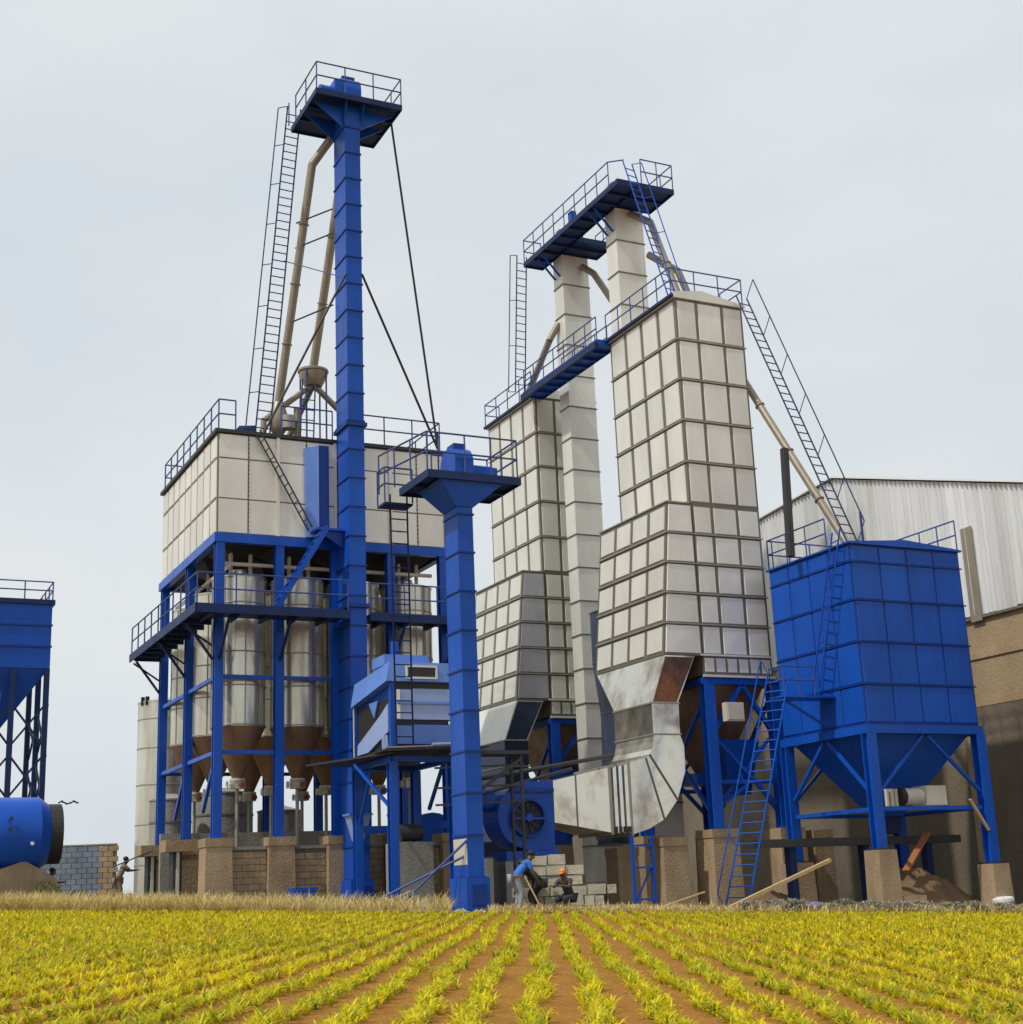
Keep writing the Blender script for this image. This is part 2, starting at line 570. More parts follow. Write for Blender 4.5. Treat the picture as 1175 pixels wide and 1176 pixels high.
# ------------------------------------------------------------------ the ground
def build_ground():
    xs = sorted(set(list(np.arange(-40, 40.1, 1.0)) + [-70, -55] + [55, 70] + [s * k for s in (-1, 1) for k in (100, 180, 400, 900, 2500)]))
    ys = sorted(set(list(np.arange(-6, 70.1, 1.0)) + [-400, -120, -40, -20, 80, 95, 120, 180, 300, 600, 1200, 2600]))
    nx = len(xs)
    v = [(x, y, gxy(x, y)) for y in ys for x in xs]
    f = [(j * nx + i, j * nx + i + 1, (j + 1) * nx + i + 1, (j + 1) * nx + i) for j in range(len(ys) - 1) for i in range(nx - 1)]
    me = bpy.data.meshes.new('ground')
    me.from_pydata(v, [], f)
    me.materials.append(GROUND)
    me.polygons.foreach_set('use_smooth', [True] * len(me.polygons))
    me.update()
    o = bpy.data.objects.new('ground', me)
    COL.objects.link(o)
    tag(o, 'brown field soil running into the pale dusty yard', None, kind='structure')


build_ground()

# ------------------------------------------------------------------ warehouse behind the blue bin
SHADEWALL = surf('shaded_wall_brown', (0.185, 0.155, 0.115), (0.10, 0.085, 0.065), rough=0.93, scale=0.5, stretch=0.5, amount=0.85,
                var=0.03, bump=0.5, bump_scale=7, fine=0.25, fine_scale=9, spec=0.2)  # wall colour darkened to paint in shade


def warehouse():
    U = 40.0
    t = thing('warehouse', 'large warehouse with white corrugated gable above a tan plastered wall, behind the blue bin', 'warehouse', (U, 45, gz(U, 45)))
    rk = [(28.0, 12.95), (48.65, 19.03), (57.0, 18.3)]

    def top(v):
        for (a, za), (b, zb) in zip(rk[:-1], rk[1:]):
            if a <= v <= b: return za + (zb - za) * (v - a) / (b - a)
    zb = 0.2
    g = G().prism([(U, 28, zb), (U, 57, zb), (U, 57, 18.2), (U, 48.65, 18.9), (U, 28, 12.8)], (26, 0, 0))
    wall = part('wall', g, PLASTER, t)
    # concrete bond beam and pilasters of the masonry
    for v in (30.5, 36.3, 42.1, 47.9, 53.7):
        part('pilaster', G().box((U - 0.10, v, 0.3), (U - 0.002, v + 0.4, 11.38)), PLASTER, t)
    for z in (8.1, 9.9):
        part('bond_beam', G().box((U - 0.06, 28, z), (U - 0.003, 57, z + 0.28)), PLASTER, t)
    part('shaded_band', G().box((U - 0.045, 28, 0.25), (U - 0.004, 57, 8.09)), SHADEWALL, t)  # darker coat paints the shade over the lower wall
    part('filler_annex', G().prism([(U, 57.01, 0.2), (U, 78.0, 0.2), (U, 78.0, 7.6), (U, 57.01, 9.6)], (18, 0, 0)), SHADEWALL, t)  # dark annex added to close the bright sky gap behind the dryers
    # corrugated sheets, each its own piece with real waves
    vv = split(28.0, 57.0, 29)
    for i in range(29):
        a, b = vv[i], vv[i + 1]
        n = 26
        pts = []
        off = 0.012 * (i % 2)
        for k in range(n + 1):
            v = a + (b - a + 0.03) * k / n
            v = min(v, 57.0)
            u = U - 0.10 - off + 0.055 * math.cos(2 * math.pi * (v - a) / 0.25)
            pts.append((u, v))
        low = 11.52 + 0.04 * math.sin(i * 2.1)
        ring0 = [(u, v, low) for u, v in pts]
        ring1 = [(u, v, top(v) + 0.05) for u, v in pts]
        nn = len(pts)
        g = G()
        g._add(ring0 + ring1, [(k, k + 1, nn + k + 1, nn + k) for k in range(nn - 1)])
        part('corrugated_sheet', g, CORR, t, smooth=True)
    part('sheet_rail', G().box((U - 0.14, 28, 11.4), (U - 0.004, 57, 11.5)), RIB, t)
    # roof with overhang, coloured white to imitate the highlight along its edge
    rp = []
    for (a, za), (b, zb2) in zip(rk[:-1], rk[1:]):
        g = G().prism([(U - 0.28, a, za + 0.10), (U - 0.28, b, zb2 + 0.10), (U - 0.28, b, zb2 + 0.17), (U - 0.28, a, za + 0.17)], (26.5, 0, 0))
        rp.append(part('roof', g, WHITEP, t))
    g = G().box((U - 0.16, 40.75, 11.3), (U - 0.13, 41.35, 15.0))
    part('patch_sheet', g, PIPE, t, label='rusty vertical strip patched onto the corrugated gable')


warehouse()

# ------------------------------------------------------------------ bin block on posts (upper left)
AU0, AU1, AV0, AV1 = 11.93, 20.40, 47.09, 55.60
AZ0, AZ1 = 14.25, 17.85


def bin_block():
    t = thing('bin_block', 'square galvanised bin block raised on tall blue posts above the round tanks', 'storage bin', (16.2, 51.3, gz(16.2, 51.3)))
    core = part('bin_core', G().box((AU0, AV0, AZ0), (AU1, AV1, AZ1)), RIB, t)
    zs = [14.27, 15.5, 16.95, 17.83]
    grid_panels(t, (AU0, AV0, 0), (0, 1, 0), (0, 0, 1), split(0.03, AV1 - AV0 - 0.03, 9), zs, (-1, 0, 0), GALV, gap=0.16, tk=0.03, gapv=0.07)
    us = split(0.03, AU1 - AU0 - 0.03, 8)
    grid_panels(t, (AU0, AV0, 0), (1, 0, 0), (0, 0, 1), us, zs, (0, -1, 0), GALV, gap=0.03, tk=0.035, inset=0.012)
    # bolted seams of the front
    for k in (1, 3, 5, 7):
        u = AU0 + us[k]
        g = G()
        for i in range(22):
            z = 14.4 + i * 0.155
            g.box((u - 0.03, AV0 - 0.055, z), (u + 0.03, AV0 - 0.03, z + 0.045))
        part('bolt_row', g, RIB, t, kind='stuff')
    for k in (2, 4, 6):
        u = AU0 + us[k]
        part('seam_channel', G().box((u - 0.055, AV0 - 0.10, 14.26), (u + 0.055, AV0 - 0.036, 17.84)), GALV, t)
    # blue strip imitating the tall elevator's shadow and reflection on the bin front
    part('reflection_strip', G().hexa([(15.06, 46.93, 14.28), (15.48, 46.78, 14.28), (15.48, 47.03, 14.28), (15.06, 47.03, 14.28)],
                                 [(15.02, 46.93, 17.55), (15.48, 46.78, 17.62), (15.48, 47.03, 17.62), (15.02, 47.03, 17.55)]), BLUE_L, t,
         label='light blue half of the strip imitating the tower reflection on the bin front')
    part('reflection_strip', G().box((15.49, 46.8, 14.28), (15.86, 47.03, 17.65)), BLUE_RIB, t,
         label='dark blue half of the strip imitating the tower shadow and reflection on the bin front')
    roof = part('roof', G().box((AU0 - 0.12, AV0 - 0.12, AZ1 + 0.003), (AU1 + 0.12, AV1 + 0.12, AZ1 + 0.13)), DARK, t)
    # blue ring beam under the bin
    for a, b in (((AU0 - 0.1, AV0 - 0.10), (AU1 + 0.1, AV0 + 0.16)), ((AU0 - 0.1, AV1 - 0.16), (AU1 + 0.1, AV1 + 0.1)),
                 ((AU0 - 0.1, AV0 + 0.165), (AU0 + 0.16, AV1 - 0.165)), ((AU1 - 0.16, AV0 + 0.165), (AU1 + 0.1, AV1 - 0.165))):
        part('ring_beam', G().box((a[0], a[1], 13.93), (b[0], b[1], 14.245)), BLUE, t)
    # posts
    pu = [12.05, 14.14, 16.17, 18.25, 20.28]
    posts = [(u, v) for v in (47.17, 51.3, 55.46) for u in pu if v != 51.3 or u in (12.05, 20.28)]
    for u, v in posts:
        z0 = 4.08 if v < 48 else 4.0
        g = G().ibeam((u, v, z0), (u, v, 13.925), 0.30, 0.30, 0.04)
        p_ = part('post', g, BLUE, t)
        part('base_plate', G().box((u - 0.24, v - 0.24, z0 - 0.03), (u + 0.24, v + 0.24, z0 + 0.02)), BLUE, p_)
    # girts between posts
    for z, s in ((9.34, 0.13), (6.83, 0.13)):
        for a, b in zip(pu[:-1], pu[1:]):
            part('girt', G().beam((a + 0.16, 47.17, z), (b - 0.16, 47.17, z), s, s), BLUE, t)
            part('girt', G().beam((a + 0.16, 55.46, z), (b - 0.16, 55.46, z), s, s), BLUE, t)
        for a, b in ((47.34, 51.13), (51.47, 55.29)):
            for u in (12.05, 20.28):
                part('girt', G().beam((u, a, z), (u, b, z), s, s), BLUE, t)
    for a, b in ((47.34, 51.13), (51.47, 55.29)):
        for u in (12.05, 20.28):
            part('brace', G().beam((u, a, 6.7), (u, a + 1.6, 5.0), 0.11, 0.11), BLUE, t)
    # dark hopper bottoms added to blacken the shaded gap under the bin
    for i in range(4):
        for j in range(3):
            ua, va = 12.15 + i * 2.06, 47.5 + j * 2.7
            part('shade_hopper', G().loft([[(ua, va, 14.2), (ua + 1.98, va, 14.2), (ua + 1.98, va + 2.6, 14.2), (ua, va + 2.6, 14.2)],
                                         [(ua + 0.75, va + 1.0, 13.5), (ua + 1.2, va + 1.0, 13.5), (ua + 1.2, va + 1.5, 13.5), (ua + 0.75, va + 1.5, 13.5)]]), DARK, t)
    # tank-top pipework seen in the dark gap
    g = G().tube((12.3, 47.75, 13.35), (20.1, 47.75, 13.35), 0.07, 8)
    part('header_pipe', g, PALE, t, smooth=True)
    part('header_pipe', G().tube((12.45, 47.5, 13.2), (12.45, 55.2, 13.2), 0.07, 8), PALE, t, smooth=True)
    # walkway
    wz = 11.42
    for lo, hi in (((10.9, 45.55), (16.15, 46.98)), ((16.95, 45.75), (20.75, 46.98)), ((10.9, 46.985), (11.88, 56.1))):
        part('walkway_deck', G().box((lo[0], lo[1], wz - 0.12), (hi[0], hi[1], wz)), NAVY, t)
    g = G()
    for lo, hi in (((10.9, 45.55), (16.15, 46.98)), ((16.95, 45.75), (20.75, 46.98)), ((10.9, 46.985), (11.88, 56.1))):
        n = 1
        if hi[0] - lo[0] > 2:
            uu = lo[0] + 0.5
            while uu < hi[0]:
                g.beam((uu, lo[1] + 0.02, wz - 0.21), (uu, hi[1], wz - 0.21), 0.09, 0.16); uu += 1.0
        else:
            vv = lo[1] + 0.5
            while vv < hi[1]:
                g.beam((lo[0] + 0.02, vv, wz - 0.21), (hi[0], vv, wz - 0.21), 0.09, 0.16); vv += 1.0
    part('deck_joists', g, NAVY, t, kind='stuff')
    part('deck_edge', G().box((10.86, 45.50, wz - 0.25), (16.15, 45.548, wz + 0.05)), NAVY, t)
    part('deck_edge', G().box((10.85, 45.50, wz - 0.25), (10.898, 56.12, wz + 0.05)), NAVY, t)
    part('deck_edge', G().box((16.95, 45.70, wz - 0.25), (20.75, 45.748, wz + 0.05)), NAVY, t)
    for u in pu[:2] + pu[3:]:
        part('bracket', G().beam((u, 47.02, wz - 1.5), (u, 45.75, wz - 0.3), 0.08, 0.08), NAVY, t)
    for v in (47.3, 51.3, 55.5):
        part('bracket', G().beam((11.9, v, wz - 1.5), (11.0, v, wz - 0.3), 0.08, 0.08), NAVY, t)
        part('bracket', G().beam((11.9, v + 0.12, wz - 1.0), (11.0, v + 0.5, wz - 0.3), 0.07, 0.07), NAVY, t)
    railing(t, [(16.1, 45.58, wz), (10.93, 45.58, wz), (10.93, 56.05, wz)], 1.08, 1.2)
    railing(t, [(17.0, 45.78, wz), (20.7, 45.78, wz), (20.7, 46.9, wz)], 1.08, 1.1)
    # roof railings
    rz = AZ1 + 0.135
    railing(t, [(12.55, 47.1, rz), (11.95, 47.1, rz), (11.95, 55.5, rz), (12.6, 55.5, rz)], 1.1, 1.05)
    railing(t, [(14.2, 47.1, rz), (16.1, 47.1, rz)], 1.1, 1.0)
    railing(t, [(17.0, 47.1, rz), (20.3, 47.1, rz), (20.3, 55.4, rz)], 1.1, 1.2)
    # roof hood and ladders
    part('roof_hood', G().hexa([(12.55, 47.25, rz), (13.35, 47.25, rz), (13.35, 48.3, rz), (12.55, 48.3, rz)],
                               [(12.75, 47.35, rz + 0.28), (13.35, 47.3, rz + 0.34), (13.35, 48.2, rz + 0.34), (12.75, 48.2, rz + 0.28)]), NAVY, t)
    ladder(t, (15.1, 46.62, 14.5), (13.25, 46.75, 17.9), (0, 0.24, 0), 0.33, DARK)
    st = part('stair', G().beam((13.62, 45.72, wz), (15.45, 45.72, 14.4), 0.05, 0.18).beam((13.62, 46.3, wz), (15.45, 46.3, 14.4), 0.05, 0.18), BLUE, t)
    tread = mesh_of('tread', G().box((-0.11, -0.26, -0.02), (0.11, 0.26, 0.02)), BLUE)
    for i in range(1, 12):
        inst('tread', tread, L((13.62, 46.01, wz), (15.45, 46.01, 14.4), i / 12), st)
    part('landing', G().box((15.2, 46.2, 14.40), (16.2, 46.95, 14.48)), BLUE, t)
    part('landing_beam', G().prism([(15.25, 46.3, 14.395), (16.2, 46.3, 14.395), (16.2, 46.3, 13.8)], (0, 0.1, 0)), BLUE_RIB, t)


bin_block()


def hopper_tank(u, v, label, front):
    t = thing('hopper_tank', label, 'tank', (u, v, 3.7), 'round hopper tanks under the bin block')
    r_ = 0.93
    zt, zb = 12.9, 7.75
    part('shell', G().lathe(u, v, [(r_, zb), (r_, zt)], 32, (False, False)), TANK, t, smooth=True)
    part('lid', G().lathe(u, v, [(r_ + 0.03, zt - 0.03), (r_ + 0.03, zt + 0.02), (0.25, zt + 0.22), (0.25, zt + 0.35)], 32), TANK, t, smooth=True)
    for z in (zb + 0.02, 9.1, 10.25, 11.95):
        part('hoop', G().lathe(u, v, [(r_ + 0.004, z), (r_ + 0.02, z + 0.01), (r_ + 0.02, z + 0.04), (r_ + 0.004, z + 0.05)], 32, (False, False)), FLANGE_G, t, smooth=True)
    g = G()
    for k in range(8):
        a = 2 * math.pi * (k + 0.3 * (front % 3)) / 8
        g.beam((u + math.cos(a) * (r_ + 0.004), v + math.sin(a) * (r_ + 0.004), zb + 0.06), (u + math.cos(a) * (r_ + 0.004), v + math.sin(a) * (r_ + 0.004), zt - 0.05), 0.03, 0.03)
    part('seam', g, FLANGE_G, t)
    c = part('cone', G().lathe(u, v, [(0.17, 6.05), (r_ - 0.01, zb)], 32, (False, False)), CONE, t, smooth=True)
    part('cone_flange', G().lathe(u, v, [(0.26, 5.98), (0.26, 6.06)], 20), PALE, c)
    vb = part('outlet_valve', G().box((u - 0.22, v - 0.2, 5.72), (u + 0.22, v + 0.2, 5.97)), PALE, t)
    part('handwheel', G().tube((u - 0.4, v - 0.12, 5.84), (u - 0.36, v - 0.12, 5.84), 0.13, 10), PALE, vb)
    part('actuator', G().tube((u + 0.1, v - 0.25, 5.84), (u + 0.1, v - 0.42, 5.84), 0.10, 10), RUST, vb)
    part('drain_pipe', G().tube((u, v, 5.72), (u, v, 3.2), 0.065, 10), FLANGE_G, t, smooth=True)
    for du in (-0.35, 0.35):
        part('fill_pipe', G().tube((u + du, v - 0.2, zt + 0.08), (u + du, v - 0.2, 14.24), 0.075, 8), PALE, t, smooth=True)


cols = [13.05, 15.15, 17.23, 19.3]
rowsv = [48.32, 51.45, 54.35]
cn = ['at the left corner post', 'second from the left corner post', 'behind the tall blue elevator', 'behind the machine and short elevator']
rn = ['front row hopper tank', 'middle row hopper tank', 'back row hopper tank']
for i, v in enumerate(rowsv):
    for j, u in enumerate(cols):
        hopper_tank(u, v, 'galvanised %s %s' % (rn[i], cn[j]), j + i)

# tall plain tank standing behind the block on the left
t = thing('standing_tank', 'tall plain cream tank standing behind the left end of the bin block', 'tank', (13.35, 60.9, gz(13.35, 60.9)))
zg = gz(13.35, 60.9)
part('shell', G().lathe(13.35, 60.9, [(1.12, zg - 0.2), (1.12, 10.25)], 36, (False, False)), TANK, t, smooth=True)
part('lid', G().lathe(13.35, 60.9, [(1.14, 10.22), (1.14, 10.28), (0.2, 10.5)], 36), TANK, t, smooth=True)
for z in (3.6, 5.2, 6.8, 8.3, 9.5):
    part('hoop', G().lathe(13.35, 60.9, [(1.124, z), (1.14, z + 0.01), (1.14, z + 0.05), (1.124, z + 0.06)], 36, (False, False)), FLANGE_G, t, smooth=True)
for a in (200, 215):
    part('lifting_lug', G().box((13.35 + 1.1 * math.cos(R(a)) - 0.07, 60.9 + 1.1 * math.sin(R(a)) - 0.07, 10.1), (13.35 + 1.1 * math.cos(R(a)) + 0.07, 60.9 + 1.1 * math.sin(R(a)) + 0.07, 10.45)), BLACK, t)


for u, v, r_, zt, nm in ((15.3, 58.6, 1.15, 6.3, 'left one, between the first two front posts'), (12.9, 57.6, 0.8, 6.0, 'narrow one, beside the middle left post'), (17.7, 58.9, 0.9, 5.6, 'low one, behind the tall elevator')):
    zg = gz(u, v)
    t = thing('surge_tank', 'grey-green standing tank seen low behind the outlets, %s' % nm, 'tank', (u, v, zg), 'standing tanks behind the outlets')
    part('shell', G().lathe(u, v, [(r_, zg - 0.2), (r_, zt)], 28, (False, False)), CONC_G, t, smooth=True)
    part('lid', G().lathe(u, v, [(r_ + 0.03, zt - 0.03), (r_ + 0.03, zt + 0.03), (0.2, zt + 0.25)], 28), CONC_G, t, smooth=True)
    part('hoop', G().lathe(u, v, [(r_ + 0.004, zt - 0.9), (r_ + 0.03, zt - 0.89), (r_ + 0.03, zt - 0.82), (r_ + 0.004, zt - 0.81)], 28, (False, False)), RIB, t)
# ------------------------------------------------------------------ concrete piers and walls
def pier(u, v, w, d, zt, label, mat=CONC, cap=True):
    zg = gz(u, v) - 0.3
    t = thing('concrete_pier', label, 'pier', (u, v, gz(u, v)), 'concrete piers carrying the steelwork')
    k = 0.04
    hz = zt - 0.28 if cap else zt
    part('shaft', G().hexa([(u - w / 2 - k, v - d / 2 - k, zg), (u + w / 2 + k, v - d / 2 - k, zg), (u + w / 2 + k, v + d / 2 + k, zg), (u - w / 2 - k, v + d / 2 + k, zg)],
                           [(u - w / 2, v - d / 2, hz), (u + w / 2, v - d / 2, hz), (u + w / 2, v + d / 2, hz), (u - w / 2, v + d / 2, hz)]), mat, t)
    if cap:
        part('cap', G().box((u - w / 2 - 0.03, v - d / 2 - 0.03, hz + 0.002), (u + w / 2 + 0.03, v + d / 2 + 0.03, zt)), mat, t)
    return t


for u, nm in ((12.05, 'front left corner post'), (14.14, 'second front post'), (16.17, 'third front post behind the tall elevator'), (18.25, 'fourth front post'), (20.28, 'right front corner post')):
    pier(u, 47.17, 0.86, 0.86, 4.05, 'brown concrete pier under the %s of the bin block' % nm)
for v, nm in ((51.3, 'middle left post'), (55.46, 'rear left post')):
    pier(12.05, v, 0.7, 0.7, 3.97, 'brown concrete pier under the %s of the bin block' % nm)
for u in (14.14, 16.17, 18.25, 20.28):
    pier(u, 55.46, 0.7, 0.7, 3.97, 'brown concrete pier in the back row under the bin block, %s' % {14.14: 'second from the left', 16.17: 'in the middle', 18.25: 'second from the right', 20.28: 'at the right end'}[u])
pier(20.28, 51.3, 0.7, 0.7, 3.97, 'brown concrete pier under the middle right post of the bin block')

plinth = [(12.50, 13.69), (14.59, 15.72), (16.62, 17.80), (18.70, 19.83)]
pl = ['between the first two front piers', 'left of the tall elevator', 'right of the tall elevator', 'near the short elevator']
for (a, b), s in zip(plinth, pl):
    zg = gz(a, 47.2)
    t = thing('infill_wall', 'low brown block infill wall %s under the bin block' % s, 'wall', ((a + b) / 2, 47.2, zg), 'infill walls between the bin block piers')
    part('core', G().box((a, 47.02, zg - 0.3), (b, 47.32, 3.66)), MORTAR, t)
    bm_ = mesh_of('block', G().box((-0.19, -0.02, -0.095), (0.19, 0.02, 0.095)), CONC)
    z, row = zg - 0.1, 0
    while z < 3.5:
        x = a + 0.005
        first = True
        while x < b - 0.05:
            w = min(0.19 if (first and row % 2) else 0.39, b - 0.005 - x)
            first = False
            jt = random.uniform(-0.008, 0.008)
            part('block', G().box((x, 46.985 + jt, z + 0.008), (x + w - 0.012, 47.03, z + 0.197)), CONC, t)
            x += w
        z += 0.205; row += 1
    part('coping', G().box((a, 46.97, 3.663), (b, 47.36, 3.76)), CONC_G, t)
# long low wall behind the front row
zg = gz(16, 52.5)
solo('back_wall', G().box((11.5, 52.8, zg - 0.3), (21.0, 53.05, 4.5)), CONC_G, 'low grey concrete wall running behind the tank outlets under the bin block', 'wall', (16, 52.9, zg))

# steel shoring props beside the left piers
for (u, v, nm) in ((11.35, 50.2, 'nearer'), (11.35, 54.2, 'farther')):
    zg = gz(u, v)
    t = thing('formwork_panel', 'dark upright formwork panel with a pale edge beside the left piers, the %s one' % nm, 'formwork', (u, v, zg), 'formwork panels by the left piers')
    part('board', G().box((u - 0.05, v - 0.3, zg - 0.1), (u + 0.25, v + 0.3, 3.75)), DARK, t)
    part('edge_strip', G().box((u + 0.05, v - 0.38, zg - 0.1), (u + 0.15, v - 0.302, 3.75)), PALE, t)
    bp = part('cap_beam', G().box((u - 0.35, v - 0.5, 3.76), (u + 0.75, v + 0.5, 4.15)), CONC, t)

# ------------------------------------------------------------------ bucket elevators
def elevator(name, label, u0, u1, v0, v1, ztop, sec, mat, rib, zg, head_h=1.2):
    t = thing(name, label, 'elevator', ((u0 + u1) / 2, (v0 + v1) / 2, zg))
    boot = part('boot', G().box((u0 - 0.10, v0 - 0.10, zg - 0.2), (u1 + 0.10, v1 + 0.10, zg + 0.9)), mat, t)
    part('inspection_door', G().panel([(u0 + 0.02, v0 - 0.1, zg + 0.15), (u1 - 0.02, v0 - 0.1, zg + 0.15), (u1 - 0.02, v0 - 0.1, zg + 0.75), (u0 + 0.02, v0 - 0.1, zg + 0.75)], (0, -1, 0), 0.03), rib, boot)
    z = zg + 0.902
    n = int(round((ztop - z) / sec))
    s = (ztop - z) / n
    me = mesh_of('casing_section', G().box((-(u1 - u0) / 2, -(v1 - v0) / 2, 0.0), ((u1 - u0) / 2, (v1 - v0) / 2, s - 0.002)), mat)
    fl = G()
    e = 0.035
    fl.box((-(u1 - u0) / 2 - e, -(v1 - v0) / 2 - e, -0.025), ((u1 - u0) / 2 + e, (v1 - v0) / 2 + e, 0.025))
    fm = mesh_of('flange', fl, rib)
    for i in range(n):
        inst('casing_section', me, ((u0 + u1) / 2, (v0 + v1) / 2, z + i * s), t)
        inst('flange', fm, ((u0 + u1) / 2, (v0 + v1) / 2, z + i * s), t)
    # rounded head
    a, b = v0 - 0.08, v1 + 0.08
    c, rr = (a + b) / 2, (b - a) / 2
    prof = [(u0 - 0.05, a, ztop), (u0 - 0.05, a, ztop + head_h * 0.5)]
    for k in range(1, 8):
        th = math.pi - math.pi * k / 8
        prof.append((u0 - 0.05, c + rr * math.cos(th), ztop + head_h * 0.5 + head_h * 0.5 * math.sin(th)))
    prof += [(u0 - 0.05, b, ztop + head_h * 0.5), (u0 - 0.05, b, ztop)]
    h = part('head', G().prism(prof, (u1 - u0 + 0.10, 0, 0)), mat, t)
    part('head_cover', G().box((u0 + 0.05, c - 0.25, ztop + head_h - 0.1), (u1 - 0.05, c + 0.25, ztop + head_h + 0.12)), rib, h)
    return t


def platform(t, u0, u1, v0, v1, z, mat=NAVY, under=True):
    d = part('platform', G().box((u0, v0, z - 0.08), (u1, v1, z)), mat, t)
    part('platform_edge', G().box((u0 - 0.03, v0 - 0.03, z - 0.17), (u1 + 0.03, v0 - 0.001, z + 0.06)), mat, d)
    part('platform_edge', G().box((u0 - 0.03, v0, z - 0.17), (u0 - 0.001, v1, z + 0.06)), mat, d)
    part('platform_edge', G().box((u1 + 0.001, v0, z - 0.17), (u1 + 0.03, v1, z + 0.06)), mat, d)
    part('platform_edge', G().box((u0 - 0.03, v1 + 0.001, z - 0.17), (u1 + 0.03, v1 + 0.03, z + 0.06)), mat, d)
    if under:
        n = max(2, int((v1 - v0) / 0.8))
        for i in range(1, n):
            v = v0 + (v1 - v0) * i / n
            part('joist', G().beam((u0, v, z - 0.14), (u1, v, z - 0.14), 0.08, 0.11), mat, d)
    return d


# the tall blue elevator
T1 = elevator('bucket_elevator', 'tallest blue bucket elevator tower with a railed platform at its top', 16.24, 16.84, 45.8, 47.04, 31.0, 1.05, BLUE, BLUE_RIB, gz(16.5, 46.3))
platform(T1, 15.0, 18.35, 45.35, 48.4, 30.98)
railing(T1, [(15.0, 47.9, 30.98), (15.0, 45.35, 30.98), (18.35, 45.35, 30.98), (18.35, 48.4, 30.98), (15.6, 48.4, 30.98)], 1.15, 1.1)
# brackets under the head platform
for u in (16.2, 16.88):
    part('gusset', G().prism([(u, 45.78, 30.86), (u, 45.42, 30.86), (u, 45.78, 30.1)], (0.03, 0, 0)), BLUE, T1)
for s, a, b in ((-1, 16.22, 15.1), (1, 16.86, 18.2)):
    for v in (45.9, 46.95):
        part('gusset', G().prism([(a, v, 30.8), (b, v, 30.8), (a, v, 29.95)], (0, 0.04, 0)), BLUE, T1)
mt_ = part('motor', G().tube((15.35, 46.1, 31.42), (16.1, 46.1, 31.42), 0.24, 14), BLUE, T1, smooth=True)
part('motor_foot', G().box((15.4, 45.85, 31.0), (16.0, 46.35, 31.2)), BLUE, mt_)
part('gearbox', G().box((15.85, 45.75, 31.2), (16.18, 46.5, 31.85)), BLUE, T1)
for z in (18.24, 11.7):
    part('tie_collar', G().box((16.15, 45.71, z - 0.07), (16.93, 47.13, z + 0.07)), BLUE_RIB, T1)
part('ladder_hoop', G().tube((14.85, 48.3, 31.0), (14.85, 48.3, 32.0), 0.025, 6), RAILM, T1)
ladder(T1, (13.62, 47.5, 17.98), (15.1, 48.42, 31.9), (0.27, 0.02, 0), 0.34, NAVY, cage=(-0.30, 0.25, 0))
# spouts falling from the head to the bin roof
def spout(t, pts, r_, name='spout', mat=PIPE):
    g = G()
    for a, b in zip(pts[:-1], pts[1:]):
        g.tube(a, b, r_, 12)
    s = part(name, g, mat, t, smooth=True)
    for a, b in zip(pts[:-1], pts[1:]):
        n = max(1, int((Vector(b) - Vector(a)).length / 2.0))
        for i in range(1, n):
            q, q2 = L(a, b, i / n), L(a, b, i / n + 0.035 / max(0.1, (Vector(b) - Vector(a)).length))
            part('spout_flange', G().tube(q, q2, r_ + 0.05, 12), mat, s)
    return s


spout(T1, [(16.45, 47.3, 30.6), (15.65, 47.9, 29.3), (15.05, 50.3, 20.3)], 0.165)
spout(T1, [(16.7, 47.3, 30.6), (16.85, 47.9, 29.3), (16.5, 50.5, 21.95)], 0.165)
part('spout_gate', G().lathe(15.05, 50.3, [(0.2, 19.1), (0.34, 19.3), (0.34, 19.9), (0.2, 20.35)], 16), PIPE, T1, smooth=True)
part('spout_tail', G().tube((15.05, 50.3, 19.15), (15.2, 50.3, 18.0), 0.17, 12), PIPE, T1, smooth=True)
for a, b in (((16.84, 45.8, 24.05), (20.2, 47.05, 18.05)), ((18.3, 46.3, 30.85), (20.2, 47.05, 18.05)),
             ((16.22, 45.8, 23.95), (13.6, 47.15, 18.05))):
    part('stay_rod', G().tube(a, b, 0.045, 8), DARK, T1)
for z in (27.2, 26.2, 23.3):
    k = (30.0 - z) / 9.0
    part('spout_bracket', G().tube((15.3, 48.5 + k, z), (16.2, 47.2, z), 0.03, 6), DARK, T1)
part('stay_wire', G().tube((14.6, 48.1, 25.2), (16.22, 46.2, 24.0), 0.02, 6), RAILM, T1)
# boot details: open inspection slot and fallen rods
part('drive_slot', G().box((16.30, 45.77, 4.2), (16.55, 45.799, 5.3)), BLACK, T1)

# round distributor on the bin roof
t = thing('distributor', 'beige round distributor head on a small ladder frame on the bin roof', 'distributor', (16.5, 50.5, AZ1 + 0.13))
part('bowl', G().lathe(16.5, 50.5, [(0.34, 21.25), (0.55, 21.65), (0.55, 21.9), (0.2, 21.98)], 20), PIPE, t, smooth=True)
part('rim', G().lathe(16.5, 50.5, [(0.57, 21.8), (0.60, 21.82), (0.60, 21.9), (0.57, 21.92)], 20, (False, False)), PIPE, t)
for a in (45, 135, 225, 315):
    x, y = 16.5 + 0.56 * math.cos(R(a)), 50.5 + 0.56 * math.sin(R(a))
    part('leg', G().tube((x, y, 18.0), (x, y, 21.9), 0.035, 6), RAILM, t)
ladder(t, (16.0, 49.85, 18.0), (16.15, 49.95, 21.3), (0.26, 0, 0), 0.4, RAILM)
for q in ((14.45, 50.2, 19.55), (17.9, 50.4, 20.0), (15.9, 52.3, 19.3)):
    part('outlet_pipe', G().tube((16.5, 50.5, 21.35), q, 0.12, 10), PIPE, t, smooth=True)
    part('outlet_drop', G().tube(q, (q[0] - 0.05, q[1], 18.0), 0.12, 10), PIPE, t, smooth=True)
